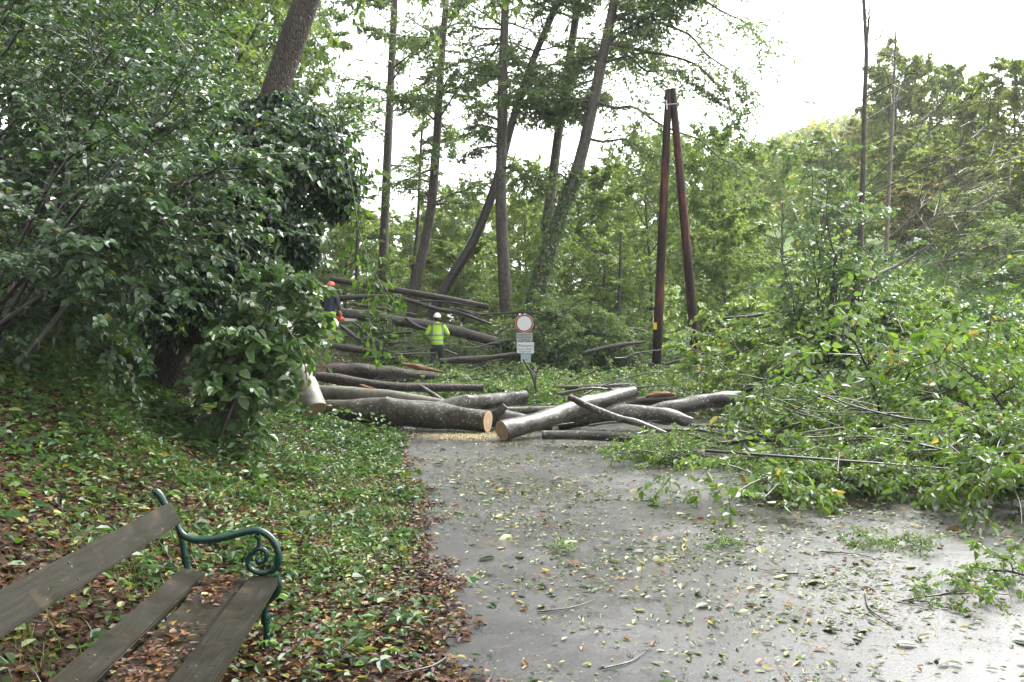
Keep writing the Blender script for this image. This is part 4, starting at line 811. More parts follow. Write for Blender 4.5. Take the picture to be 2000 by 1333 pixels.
# thin hanging creepers with bright leaves
for k_, (pl, n_, lab) in enumerate([([(705, 300, 9.4), (712, 420, 9.4), (716, 540, 9.4), (722, 640, 9.4), (735, 690, 9.4)], 90, 'bright green creeper hanging long and thin in front of the fallen pole'), ([(665, 250, 9.2), (690, 380, 9.2), (706, 470, 9.2), (745, 560, 9.3), (770, 600, 9.3)], 110, 'bright green creeper drooping from the edge of the ivy, ending near the fallen pole'), ([(560, 640, 8.8), (590, 690, 8.8), (600, 745, 8.8)], 60, 'short bright creeper hanging over the leaning stump')]):
    p = np.array(pix(pl)); t_ = thing('creeper', lab, 'vine', tuple(p[0])); m_ = MB(); tube(m_, p, [.006] * len(p), 5, 20); m_.obj('stem', M['stem'], t_, True, p[0])
    rng = np.random.default_rng(60 + k_); q_, _ = smoothpath(p, .1, 80); i_ = rng.integers(0, 80, n_); o = rng.normal(0, 1, (n_, 3)) * [.10, .08, .06]; m_ = MB(); s = rng.uniform(.05, .11, n_)
    leaves(m_, q_[i_] + o, nrm(o * 3 - UP * .7 + rng.normal(0, .3, (n_, 3))), nrm(rng.normal(0, .6, (n_, 3)) + [0, -.6, .5]), s, s * .6, rng.uniform(0, 1, n_)); m_.obj('leaves', M['vine'], t_, False, p[0])

# ------------------------------------------------------------------ hazel shrubs on the left bank (large silvery leaves)
def shrub(name, label, base, stems, leafm, seed, size, ntw=9, twl=.9, nsub=5, nl=5, hi=True, group=None, bark='bark_dark', up=1.0, nn=.35, cat='shrub', keep=.95, t0=.2, sr=.022, lr=.5, hang=.12, face=(.25, -.42, 0)):
    """stems: (azimuth, elevation, length, curve)"""
    rng = np.random.default_rng(seed); base = np.asarray(base, float); root = thing(name, label, cat, tuple(base), group); m_ = MB(); cm = MB(); paths = []
    for az, el, L, cv in stems:
        S = base + np.append(rng.normal(0, .12, 2), -.05); p = limbpath(S, R(az), R(el), L, cv, 8, rng, .02); paths.append(p); tube(m_, p, np.linspace(sr, .005, 8), 6, 16)
    B, D, L = alongpaths(rng, paths, ntw, t0); sd = nrm(np.cross(D, UP) + rng.normal(0, .35, D.shape)); sg = np.where(rng.uniform(0, 1, len(D)) < .5, 1., -1.)[:, None]
    a_ = R(58) * rng.uniform(.6, 1.3, (len(D), 1)); Dt = nrm(D * np.cos(a_) * [1, 1, .4] + sd * sg * np.sin(a_) + rng.normal(0, .2, D.shape) - UP * hang); Lt = np.minimum(L * .5, twl) * rng.uniform(.6, 1.2, len(D))
    sticks(m_, B, B + Dt * Lt[:, None] - UP * (.1 * Lt)[:, None], .007, .003)
    b2, d2, l2 = sub(rng, B, Dt, Lt, nsub, 52, lr, .1, .1, .15, 0); sticks(m_, b2, b2 + d2 * l2[:, None] - UP * (.12 * l2)[:, None], .003, .0015)
    spray(cm, rng, b2, d2, l2, nl, size, up, nn, .12, hi, keep, wr=.85, face=face); spray(cm, rng, B, Dt, Lt, nl + 2, size, up, nn, .1, hi, keep, wr=.85, face=face)
    m_.obj('stems', M[bark], root, True, base); cm.obj('foliage', M[leafm], root, False, base); return root
def bankpt(px, d, dz=0):
    x = (px - 1000) / F * d; return np.array([x, d, hz(x, d) + dz])
def fan(rng, n, az, el, L, cv=-.12): return [(rng.uniform(*az), rng.uniform(*el), rng.uniform(*L), cv * rng.uniform(.5, 1.5)) for _ in range(n)]
rs = np.random.default_rng(33)
HZ_L = [  # px, depth, stems, az range, elevation range, length range, leaf size, label
    (-60, 6.6, 9, (-10, 80), (38, 75), (2.2, 3.3), .066, 'large-leaved hazel shrub arching in from the left edge, above the bench'),
    (30, 8.0, 9, (20, 120), (45, 80), (2.8, 4.2), .068, 'tall hazel shrub with bare leaning stems on the left bank, second from the left edge'),
    (95, 9.8, 10, (40, 170), (50, 84), (3.0, 4.8), .072, 'silvery hazel shrub spreading in tiers left of the ivy-wrapped tree'),
    (270, 12.0, 9, (30, 150), (50, 85), (3.6, 5.4), .085, 'tall hazel shrub standing close behind the ivy-wrapped tree on its left'),
    (-200, 9.5, 8, (-20, 80), (45, 80), (4.0, 6.0), .08, 'tall hazel reaching into the upper left corner'),
    (90, 13, 9, (-40, 130), (50, 86), (4.5, 6.8), .095, 'high hazel with pale leaves rising behind the tiered silvery hazel'),
    (380, 14.5, 9, (20, 150), (50, 86), (4.5, 6.5), .10, 'hazel behind the ivy-wrapped trunk, showing light leaves above the ivy'),
    (470, 18, 8, (40, 200), (55, 86), (3.5, 5), .12, 'hazel farther back between the ivy-wrapped tree and the slim tall trunks'),
]
for k_, (px, d, n_, az, el, L, sz, lab) in enumerate(HZ_L):
    shrub('hazel_shrub', lab, bankpt(px, d), fan(rs, n_, az, el, L), ('silver' if k_ in (2, 6) else 'hazel'), 200 + k_, sz, ntw=16, nsub=6, nl=8, twl=1.0, nn=.28)
shrub('hazel_shrub', 'hazel shrub with large pale blue-green leaves in front of the leaning stump', bankpt(415, 9.0), fan(rs, 10, (-40, 60), (55, 82), (1.6, 2.2), -.2), 'silver', 230, .115, ntw=10, nsub=4, nl=5, twl=.5, t0=.22)
# forest trees up the left hillside
def lib_tree(H, Rr, seed, leafm, size, nlimb=34, conic=False, nl=5, ntw=8, hi=False, bark='bark_tree', clear=.2, up=.7, keep=.9):
    rng = np.random.default_rng(seed); lm = []
    for k_ in range(nlimb):
        t = clear + (1 - clear) * (k_ + rng.uniform(0, 1)) / nlimb; prof = (1 - (t - clear) / (1 - clear)) if conic else np.sqrt(max(.06, 1 - ((t - .5) / .56) ** 2)); lm.append((min(t, .99), k_ * 137.5 + rng.uniform(-30, 30), (rng.uniform(-15, 5) if conic else rng.uniform(5, 50)), Rr * prof * rng.uniform(.75, 1.1) + .2, -.1))
    tr = np.array([[0, 0, 0], [rng.normal(0, .15), rng.normal(0, .15), H * .35], [rng.normal(0, .3), rng.normal(0, .3), H * .7], [0, 0, H * .98]])
    r = tree('broad_tree', 'x', tr + [0, 0, -200], [H * .017, H * .013, H * .008, .02], bark, leafm, lm, seed, ntw=ntw, nsub=5, nl=nl, size=size, twl=Rr * .5, hang=.08, up=up, nn=.6, hi=hi, keep=keep, limbr=.4, n=20, sides=8, twr=.01, vert=(.3 if conic else 1.0))
    return r
LIB = {}
def proto(key, *a, **k): 
    r = lib_tree(*a, **k); LIB[key] = [r, a[0], a[1], False]; return r
proto('wood1', 12, 4.2, 301, 'alder', .22, 44, nl=6); proto('wood2', 12, 4.0, 302, 'mid', .24, 44, nl=6); proto('mid1', 9, 4.0, 303, 'mid', .22, 56, clear=.04, nl=8, ntw=10); proto('mid2', 9, 4.0, 304, 'mid', .21, 50, clear=.03, nl=6, ntw=9)
proto('yel1', 12, 4.2, 305, 'yellow', .36, 54, clear=.06, ntw=9, nl=7); proto('yel2', 12, 4.0, 306, 'yellow', .34, 50, clear=.06, ntw=9, nl=7); proto('fir1', 12, 2.6, 307, 'fir', .30, 60, conic=True, clear=.04, up=.3, nl=6, bark='bark_dark')
proto('rust1', 10, 4, 308, 'rust', .36, 46, clear=.05, ntw=9, nl=7)
def setlib(key, name, label, px, d, ytop, wpx, group=None, cat='tree', sink=.0, rot=None):
    ent = LIB[key]; x = (px - 1000) / F * d; z0 = hz(x, d) - .1 - sink; H = CH - (ytop - HZ) / F * d - z0; rr_ = wpx / 2 * d / F
    sc = (rr_ / ent[2], rr_ / ent[2], H / ent[1]); rot = rg.uniform(0, 6.28) if rot is None else rot
    if not ent[3]:
        o = ent[0]; ent[3] = True; o.name = name; o.location = (x, d, z0); o.rotation_euler = (0, 0, rot); o.scale = sc; tag(o, label, cat, group)
        if not group and 'group' in o: del o['group']
        return o
    o = dup(ent[0], (x, d, z0), (0, 0, rot), sc, label, cat, group); o.name = name
    if not group and 'group' in o: del o['group']
    return o
WL = 'trees on the dark left hillside'; WLl = 'leafy woodland tree on the dark hillside behind the hazels'
for px, d, yt, w, key in ((-420, 15, -420, 800, 'wood1'), (-120, 17, -460, 760, 'wood2'), (110, 20, -380, 640, 'wood1'), (300, 22, -330, 560, 'wood2'), (440, 26, -260, 470, 'wood1'), (-280, 26, -420, 620, 'wood2'), (30, 30, -330, 560, 'wood1'), (230, 34, -240, 480, 'wood2'), (390, 38, -190, 430, 'wood1'), (520, 34, -150, 330, 'wood2'), (560, 46, -60, 320, 'wood1'), (-120, 42, -300, 560, 'wood2')):
    setlib(key, 'woodland_tree', WLl, px, d, yt, w, WL)
# bushes and trees behind the fallen timber
MIDS = [('mid1', 'leafy_bush', 'light green bush behind the fallen pole at the left of the tall trunks', 680, 44, 430, 230, 'bush'), ('mid2', 'leafy_bush', 'pale green bush seen between the two slim tall trunks', 800, 50, 440, 200, 'bush'),
    ('mid1', 'leafy_tree', 'rounded light green tree behind the dark leaning trunk', 905, 50, 385, 190, 'tree'), ('mid2', 'leafy_tree', 'green tree close behind the straight grey trunk', 1030, 42, 345, 190, 'tree'),
    ('mid1', 'leafy_tree', 'broad green tree just left of the leaning poles', 1165, 38, 360, 240, 'tree'), ('mid2', 'leafy_tree', 'tall green tree directly behind the leaning poles', 1270, 41, 290, 250, 'tree'),
    ('mid1', 'leafy_tree', 'dense green tree right of the leaning poles under the drooping limbs', 1400, 36, 290, 240, 'tree'), ('mid2', 'leafy_bush', 'low green bush left of the foot of the leaning poles', 1180, 33, 470, 230, 'bush'),
    ('mid1', 'leafy_bush', 'low green bush right of the foot of the leaning poles', 1420, 30, 440, 240, 'bush'), ('mid2', 'leafy_tree', 'soft rounded pale green tree below the distant ridge', 1530, 55, 300, 170, 'tree'),
    ('mid1', 'leafy_bush', 'low bush behind the long grey banded trunk', 900, 36, 490, 230, 'bush'), ('mid2', 'leafy_bush', 'bush at the back between the chainsaw worker and the slim trunks', 760, 38, 520, 210, 'bush'),
    ('mid2', 'leafy_bush', 'dark green bush around the foot of the thickest leaning tree', 1060, 33, 480, 170, 'bush')]
for key, nm, lab, px, d, yt, w, cat in MIDS: setlib(key, nm, lab, px, d, yt, w, None, cat)
setlib('fir1', 'spruce', 'dark pointed spruce far back between the two slim trunks', 792, 78, 425, 52, None, 'tree'); setlib('fir1', 'spruce', 'hazy spruce left of the dark pointed spruce', 764, 86, 440, 50, None, 'tree'); setlib('fir1', 'spruce', 'small spruce right of the dark pointed spruce', 818, 92, 455, 44, None, 'tree')
BK = 'far trees closing the valley'; 
for px, d, yt, w, key in ((640, 70, 410, 200, 'yel2'), (730, 95, 440, 160, 'mid1'), (850, 90, 425, 150, 'yel1'), (940, 100, 420, 170, 'mid2'), (1020, 75, 400, 170, 'yel2'), (1120, 80, 370, 190, 'mid1'), (1230, 70, 330, 200, 'yel2'), (1340, 65, 300, 200, 'mid2'), (1440, 70, 310, 170, 'yel1')):
    setlib(key, 'valley_tree', 'pale far tree closing the valley behind the green trees', px, d, yt, w, BK)
HB = [('yel1', 'tall pale crown on the right hillside left of the thin bare stems', 1745, 82, 120, 150), ('yel2', 'high rounded yellow-green crown breaking the skyline between bare sapling and right edge', 1825, 78, 128, 150), ('yel1', 'tall dark-limbed tree near the upper right edge', 1910, 66, 180, 150), ('yel2', 'yellowish tree filling the upper right corner', 1985, 60, 122, 170),
    ('rust1', 'rusty brown tree behind the bare sapling', 1690, 92, 235, 130), ('yel2', 'yellow-green tree low on the slope right of the bare sapling', 1765, 66, 270, 160), ('yel1', 'broad yellow-green tree in the middle of the right slope', 1850, 56, 290, 190), ('yel2', 'yellow-leaved tree at the right edge halfway up', 1990, 48, 300, 170),
    ('mid2', 'dark green tree at the foot of the right slope', 1890, 46, 380, 200), ('rust1', 'brownish tree low behind the leafy clump', 1790, 52, 370, 150), ('mid1', 'green tree at the foot of the slope behind the leafy clump', 1640, 58, 350, 170), ('yel1', 'yellow-green tree below the ridge, left of the bare sapling', 1605, 78, 285, 150), ('mid2', 'dark bush under the bare branches at the right', 1960, 40, 440, 200)]
for key, lab, px, d, yt, w in HB: setlib(key, 'hillside_tree', lab, px, d, yt, w, 'trees on the right hillside')
for k_ in list(LIB):
    if not LIB[k_][3]: print('unused', k_)
# far wooded ridge: one mass
rng = np.random.default_rng(77); n = 520; X = rng.uniform(20, 190, n); Y = rng.uniform(150, 262, n); kp = (X / Y > .22) & (X / Y < .62); X, Y = X[kp], Y[kp]
mb = MB(); nlv = 170
for x, y in zip(X, Y):
    z = hz(x, y); r_ = rng.uniform(2.2, 4.2); d_ = nrm(rng.normal(0, 1, (nlv, 3))); d_[:, 2] = np.abs(d_[:, 2]) * 1.2 - .1; pos = np.array([x, y, z + r_ * .9]) + d_ * r_ * rng.uniform(.55, 1, (nlv, 1)) * (1 + .25 * np.sin(d_[:, :1] * 5 + x)); s = rng.uniform(.6, 1.3, nlv)
    leaves(mb, pos, nrm(rng.normal(0, 1, (nlv, 3))), nrm(d_ + rng.normal(0, .5, (nlv, 3))), s, s * .8, np.clip(rng.normal(rng.uniform(.1, .9), .15, nlv), 0, 1), hi=False)
tag(mb.obj('forest', M['yellow']), 'hazy yellow-green autumn wood covering the far ridge', 'forest', kind='stuff')
# bare sapling and the leafy clump at its foot
BS = pix([(1672, 700, 18), (1680, 480, 18), (1686, 330, 18), (1689, 190, 18), (1692, 100, 18), (1687, 0, 18), (1686, -80, 18)])
sw = lambda l, d0, d1: np.array([P(x, y, d0 + (d1 - d0) * k_ / (len(l) - 1)) for k_, (x, y) in enumerate(l)])
EP = [(sw([(1691, 100), (1697, 40), (1698, -40)], 18, 18), .035), (sw([(1690, 190), (1742, 164), (1792, 135), (1847, 100)], 18, 17), .016), (sw([(1689, 236), (1734, 209), (1773, 181), (1796, 146)], 18, 18.5), .015), (sw([(1686, 298), (1742, 267), (1820, 224), (1843, 197)], 18, 17.4), .014), (sw([(1685, 372), (1742, 314), (1804, 267), (1874, 205), (1910, 181)], 18, 17), .016), (sw([(1684, 388), (1773, 345), (1839, 310), (1878, 283), (1941, 244), (1968, 213)], 18, 16.6), .016), (sw([(1691, 108), (1730, 108), (1780, 122)], 18, 17.6), .012), (sw([(1688, 215), (1600, 205), (1560, 195)], 18, 18), .008), (sw([(1690, 140), (1720, 120), (1760, 85)], 18, 18), .01)]
o = tree('bare_sapling', 'slender nearly bare sapling with long branches sweeping up to the right', BS, [.065, .06, .052, .046, .04, .03, .018], 'bark_tree', 'yellow', (), 120, extra_paths=EP, ntw=7, nsub=3, nl=2, keep=.22, size=.07, n=30, twl=.7, t0=.4, sag=.02, hang=-.2)
o = tree('thin_tree', 'very thin bare stem standing right of the slender sapling', pix([(1728, 560, 22), (1735, 400, 22), (1741, 270, 22), (1748, 110, 22), (1749, 60, 22)]), [.05, .05, .045, .03, .015], 'bark_twig', 'yellow', rl(9, .4, .95, (.6, 1.6), (30, 60)), 121, ntw=5, nsub=3, nl=2, keep=.3, size=.08, sag=.02)
BB = [[(1718, 480), (1796, 410), (1870, 330), (1876, 248)], [(1734, 500), (1828, 420), (1890, 362), (1999, 270)], [(1750, 510), (1796, 450), (1867, 394), (1933, 345), (2010, 300)], [(1769, 531), (1890, 410), (1976, 361)], [(1789, 530), (1851, 471), (1906, 419), (1976, 373)], [(1808, 545), (1851, 505), (1910, 486), (2005, 440)], [(1823, 566), (1910, 529), (2005, 475)], [(1760, 525), (1830, 450), (1940, 300), (1985, 240)], [(1840, 560), (1850, 520), (1846, 500), (1870, 480)], [(1740, 505), (1790, 400), (1840, 350), (1950, 320)]]
tree('toppled_treetop', 'toppled bare treetop with many grey branches fanned out towards the right edge', pix([(1640, 600, 15.5), (1700, 545, 15.6), (1760, 515, 15.7), (1830, 470, 15.5)]), [.045, .04, .03, .012], 'bark_twig', 'yellow', (), 122, extra_paths=[(sw(b, 15.6, rs.uniform(13.8, 15.6)), rs.uniform(.007, .012)) for b in BB], ntw=9, nsub=4, nl=2, keep=.16, size=.07, n=14, twl=.8, t0=.3, sag=.0, hang=-.25)
CL = dict(hi=True, up=.9, nn=.45)
shrub('leafy_shrub', 'tall shrub with dark stems and silvery leaves at the foot of the bare sapling', bankpt(1640, 16.2), fan(rs, 9, (0, 360), (52, 85), (2.6, 4.2), -.08), 'silver', 240, .125, ntw=10, nsub=4, nl=4, twl=.75, sr=.03)
shrub('leafy_sapling', 'tall slim airy sapling with upright stems and light leaves left of the bare sapling', bankpt(1622, 16.4), fan(rs, 7, (0, 360), (79, 88), (3.8, 5.4), -.02), 'silver', 239, .125, ntw=12, nsub=3, nl=4, twl=.75, sr=.022, cat='tree')
shrub('leafy_shrub', 'wide silvery shrub spreading right of the dark stems under the bare branches', bankpt(1760, 14.8), fan(rs, 11, (-60, 100), (25, 65), (1.6, 2.8), -.15), 'silver', 241, .12, ntw=10, nsub=5, nl=5, twl=.7)
shrub('leafy_shrub', 'lower green shrub at the left side of the tall silvery one', bankpt(1545, 16.8), fan(rs, 10, (60, 300), (30, 75), (1.8, 3.0), -.12), 'mid', 242, .12, ntw=10, nsub=5, nl=5, twl=.7)
shrub('leafy_shrub', 'green shrub low between the leaning poles and the tall silvery shrub', bankpt(1540, 20), fan(rs, 10, (0, 360), (25, 75), (1.2, 2.0), -.12), 'mid', 243, .14, ntw=10, nsub=5, nl=5, twl=.8)
shrub('leafy_shrub', 'silvery shrub near the right edge in front of the bright meadow', bankpt(1900, 16.5), fan(rs, 10, (0, 360), (20, 60), (1.2, 2.4), -.12), 'silver', 244, .12, ntw=10, nsub=5, nl=5, twl=.7)
for k_, (px, d, L, mt, lab) in enumerate([(1720, 20, (2, 3.4), 'mid', 'green shrub behind the silvery one, under the lower bare branches'), (1840, 21, (1.6, 2.8), 'mid', 'green shrub at the meadow edge below the fanned bare branches'), (1990, 18, (1.2, 2.2), 'hazel', 'silvery shrub cut by the right edge beside the meadow'), (1680, 25, (2.5, 4.2), 'mid', 'taller green shrub between the bare sapling and the thin bare stem'), (1570, 23, (2.2, 3.8), 'mid', 'green shrub standing left of the dark stems, farther back')]):
    shrub('leafy_shrub', lab, bankpt(px, d), fan(rs, 11, (0, 360), (30, 82), L, -.12), mt, 250 + k_, .14, ntw=11, nsub=5, nl=5, twl=.8)
m_ = None
for px, d, lab in ((1622, 15.8, 'dark upright stem under the tall silvery shrub, left of the pair'), (1664, 15.6, 'dark upright stem under the tall silvery shrub, right of the pair')):
    b_ = bankpt(px, d, -.1); t_ = thing('young_tree', lab, 'tree', tuple(b_)); m_ = MB(); tube(m_, np.array([b_, b_ + [.02, 0, .8], b_ + [.0, .05, 1.6], b_ + [.1, 0, 3.0]]), [.085, .07, .06, .03], 10, 16, .06); m_.obj('trunk', M['bark_dark'], t_, True, b_)
    m_ = MB(); rng = np.random.default_rng(px); B = b_ + np.stack([rng.normal(0, .1, 40), rng.normal(0, .1, 40), rng.uniform(1.2, 3, 40)], -1); D = nrm(rng.normal(0, 1, (40, 3)) * [1, 1, .3]); spray(m_, rng, B, D, rng.uniform(.4, .9, 40), 9, .12); m_.obj('foliage', M['silver'], t_, False, b_)

# ------------------------------------------------------------------ fallen leafy boughs
def bough_proto(seed, L=2.4, size=.095, leafm='beech', nl=6, ntw=16):
    rng = np.random.default_rng(seed); root = thing('leafy_bough', 'x', 'branch'); m_ = MB(); cm = MB()
    s = np.linspace(0, 1, 9)[:, None]; p = np.array([1, 0, 0]) * L * (s - .4) + np.array([0, 1, 0]) * .18 * np.sin(s * 4 + seed) * L * .3 + UP * (.28 * np.sin(s * 2.6) - .1)
    paths = [p]; tube(m_, p, np.linspace(.024, .006, 9), 6, 18)
    for k_ in range(4):
        i_ = 1 + k_ + (seed % 2); az = (1 if k_ % 2 else -1) * R(rng.uniform(30, 60)); q_ = limbpath(p[i_], az, R(rng.uniform(0, 35)), L * rng.uniform(.3, .55), -.25, 6, rng, .04); paths.append(q_); tube(m_, q_, np.linspace(.013, .004, 6), 5, 10)
    B, D, Lr = alongpaths(rng, paths, ntw // 2, .15); sd = nrm(np.cross(D, UP) + rng.normal(0, .6, D.shape)); sg = np.where(rng.uniform(0, 1, len(D)) < .5, 1., -1.)[:, None]
    a_ = R(50) * rng.uniform(.5, 1.3, (len(D), 1)); Dt = nrm(D * np.cos(a_) + sd * sg * np.sin(a_) + rng.normal(0, .3, D.shape)); Lt = rng.uniform(.3, .75, len(D))
    sticks(m_, B, B + Dt * Lt[:, None] - UP * (.2 * Lt)[:, None], .005, .002); b2, d2, l2 = sub(rng, B, Dt, Lt, 5, 50, .6, .2, .1, .35, 0); sticks(m_, b2, b2 + d2 * l2[:, None] - UP * (.2 * l2)[:, None], .0025, .0012)
    spray(cm, rng, b2, d2, l2, nl, size, .55, .7, .2, True, .92, wr=.58, hang=.45, dl=.25); spray(cm, rng, B, Dt, Lt, nl + 2, size, .55, .7, .2, True, .92, wr=.58, hang=.45, dl=.25)
    m_.obj('stem', M['bark_dark'], root, True); cm.obj('leaves', M[leafm], root); return [root, False]
BO = [bough_proto(400 + k_, 2.2 + .15 * k_, .10 + .008 * (k_ % 3), nl=4, ntw=14) for k_ in range(6)]
BD = [bough_proto(420 + k_, 2.4, .10, 'alder') for k_ in range(2)]
rb = np.random.default_rng(50)
def put(ent, x, y, dz, az, tilt, sc, label, group):
    loc = (x, y, hz(x, y) + dz); rot = (R(rb.uniform(-15, 15)), -tilt, az)
    if not ent[1]:
        ent[1] = True; o = ent[0]; o.location = loc; o.rotation_euler = rot; o.scale = (sc,) * 3; tag(o, label, 'branch', group); return o
    return dup(ent[0], loc, rot, (sc,) * 3, label, 'branch', group)
def zone(n, fx, label, group, lib=None, sc=(.8, 1.15), tilt=(-.1, .4)):
    for k_ in range(n):
        x, y, dz = fx(k_); l_ = lib or BO; put(l_[rb.integers(0, len(l_))], x, y, dz, rb.uniform(0, 2 * pi), rb.uniform(*tilt), rb.uniform(*sc), label, group)
def inpix(px0, px1, d0, d1, h=.3):
    def f(k_):
        d = rb.uniform(d0, d1); px = rb.uniform(px0, px1); return (px - 1000) / F * d, d, .1 + h * rb.uniform(0, 1)
    return f
zone(7, inpix(1250, 1430, 10.4, 12.0, .02), 'small green leafy bough at the front edge of the heap beside the long thin log', 'boughs at the front edge of the heap', sc=(.35, .5), tilt=(-.05, .1))
zone(13, inpix(1470, 1780, 8.2, 11.0, .12), 'fresh green leafy bough in the front of the heap spilling onto the path', 'boughs spilling onto the path', sc=(.5, .75), tilt=(-.1, .2))
zone(14, inpix(1740, 2080, 7.7, 10.8, .35), 'fresh green leafy bough in the heap at the right edge of the path', 'boughs at the right edge', sc=(.6, .85), tilt=(-.1, .3))
zone(14, inpix(1500, 2080, 11.2, 13.8, .4), 'fresh green leafy bough in the middle of the heap right of the forked log', 'boughs in the middle of the heap', sc=(.6, .9), tilt=(-.1, .3))
zone(18, inpix(1200, 1560, 15.8, 21, .05), 'leafy bough lying behind the logs in front of the leaning poles', 'boughs in front of the poles', sc=(.6, .85), tilt=(-.1, .2))
zone(15, inpix(1480, 2060, 11, 16.5, .45), 'upright fresh green bough standing out of the heap on the right', 'upright boughs in the right heap', sc=(.85, 1.25), tilt=(.6, 1.25))
zone(14, inpix(1580, 2080, 14.5, 19, .75), 'leafy bough lying at the back of the heap below the silvery shrubs', 'boughs below the silvery shrubs')
zone(9, inpix(990, 1200, 17, 22, .1), 'leafy bough lying around the foot of the road sign', 'boughs around the road sign', sc=(.6, .85), tilt=(-.1, .2))
zone(13, inpix(700, 1000, 18, 24.0, .05), 'leafy bough lying between the split brown log and the workers', 'boughs in front of the workers', sc=(.55, .85), tilt=(-.1, .2))
zone(14, inpix(1050, 1235, 26, 29, 1.2), 'dark leafy bough in the tall heap behind the road sign', 'boughs behind the road sign', lib=BD, sc=(1.1, 1.5), tilt=(-.3, .7))
zone(14, inpix(660, 1040, 27.8, 32, .7), 'dark leafy bough under the fallen trunk and pole', 'boughs under the fallen timber', lib=BD, sc=(1.0, 1.4))
zone(10, inpix(1430, 1620, 22, 27, .6), 'leafy bough heaped right of the feet of the leaning poles', 'boughs right of the poles', sc=(1.1, 1.4), tilt=(-.2, .5))
def stickzone(n, fx, Lr, rr_, label, group, seed):
    q = np.random.default_rng(seed)
    for k_ in range(n):
        px, d, z = fx(q); x = (px - 1000) / F * d; az = q.normal(0, .6) + (pi if q.uniform() < .5 else 0); el = q.normal(.05, .2); L = q.uniform(*Lr); r_ = q.uniform(*rr_); c = np.array([x, d, hz(x, d) + z]); dr = np.array([cos(az) * cos(el), sin(az) * cos(el), sin(el)])
        p = np.array([c - dr * L / 2, c - dr * L * .2 + q.normal(0, .05, 3) * L, c + dr * L * .2 + q.normal(0, .05, 3) * L, c + dr * L / 2 + UP * q.uniform(-.1, .15) * L]); m_ = MB(); tube(m_, p, [r_, r_ * .85, r_ * .6, r_ * .25], 6, 14, .05, caps=True, seed=k_)
        for j in range(4):
            t = q.uniform(.25, .95); c0 = p[0] + (p[3] - p[0]) * t; sd = q.normal(0, .5, 3) + dr; tube(m_, np.array([c0, c0 + nrm(sd) * L * .12, c0 + nrm(sd + q.normal(0, .3, 3)) * L * .24]), [r_ * .4, r_ * .28, r_ * .12], 5)
        tag(m_.obj('bare_branch', M[('bark_dark', 'bark_twig', 'bark_cherry')[k_ % 3]], None, True, c), label, 'branch', group)
stickzone(34, lambda q: (q.uniform(1440, 2040), q.uniform(8.2, 13.5), q.uniform(.3, .75)), (.8, 2.4), (.008, .02), 'bare branched stick in the heap of fallen boughs on the right', 'bare sticks in the right heap', 61)
stickzone(22, lambda q: (q.uniform(680, 1260), q.uniform(25, 30.5), q.uniform(.15, 1.1)), (1.4, 4.0), (.012, .035), 'bare branched stick in the fallen timber around the workers and the sign', 'bare sticks around the workers', 62)
stickzone(10, lambda q: (q.uniform(1180, 1560), q.uniform(15.5, 20), q.uniform(.2, .5)), (1, 2.4), (.01, .025), 'bare branched stick among boughs in front of the leaning poles', 'bare sticks before the poles', 63)
for px, py, sc, lab in ((1840, 1185, .3, 'small leafy sprig lying on the wet path near the right edge'), (1985, 1150, .45, 'leafy sprig cut by the right edge, lying on the path'), (1690, 1075, .22, 'tiny green sprig on the path just in front of the heap'), (1450, 1075, .14, 'tiny sprig of green leaves lying alone in the middle of the path'), (1085, 1085, .13, 'tiny sprig with dark twigs on the path left of its middle'), (1800, 1075, .2, 'small sprig on the path between the heap and the right edge sprigs')):
    g = G(px, py); put(BO[rb.integers(0, 6)], g[0], g[1], .03 * sc + .02, rb.uniform(0, 6.28), .0, sc, lab, None)

# ------------------------------------------------------------------ ground cover, litter, grass
rng = np.random.default_rng(91)
def scat(n, x0, x1, y0, y1, f):
    x = rng.uniform(x0, x1, n); y = rng.uniform(y0, y1, n); k_ = rng.uniform(0, 1, n) < f(x, y); return x[k_], y[k_]
patch = lambda x, y, k_=1.0: .5 + .5 * np.sin(x * 2.3 * k_ + 1.5 * np.sin(y * 1.9 * k_)) * np.sin(y * 2.7 * k_ + 1.1 * np.sin(x * 2.1 * k_ + 1))
# low herbs and ivy on the bank
mb = MB()
dens = lambda x, y: (edge_x(y) - x > -.02 + .24 * patch(x, y, 2) - .1 * sstep(y, 6, 9)) * np.clip(.1 + .9 * patch(x, y) ** 1.6 + .45 * sstep(edge_x(y) - x, 1.8, 3.2), 0, 1) * (.2 + .8 * patch(x + 1, y + 2, 2.9)) * (.45 + .55 * sstep(y, 5, 8)) * np.where(y > 9, .8, 1)
x, y = scat(260000, -7.5, .4, 2.2, 15, lambda x, y: dens(x, y) * (edge_x(y) - x < 6) * np.clip(.22 + .5 * sstep(edge_x(y) - x, 1.8, 3.2) + .78 * sstep(y + 3.0 * (patch(x, y, .9) - .5) + 1.0 * (patch(x, y, 2.7) - .5), 3.4, 7.2), 0, 1)); n = len(x); near = y < 8; s = rng.lognormal(-3.15, .35, n) * np.where(y > 8, 1.25, 1); h = rng.uniform(.01, .11, n) * (.4 + .6 * patch(x, y, 1.3))
a = rng.uniform(0, 2 * pi, n); el = rng.normal(-.15, .35, n); D = np.stack([np.cos(a), np.sin(a), el], -1); N = UP * 1.0 + rng.normal(0, .38, (n, 3))
leaves(mb, np.column_stack([x, y, height(x, y) + h]), D, N, s, s * rng.uniform(.55, .85, n), np.clip(.5 * patch(x, y, .7) + rng.normal(.25, .22, n), 0, 1), hi=True)
x, y = scat(30000, -14, 0, 13, 30, lambda x, y: (edge_x(y) - x > .2) * (.4 + .6 * patch(x, y))); n = len(x); s = rng.uniform(.06, .12, n); a = rng.uniform(0, 2 * pi, n)
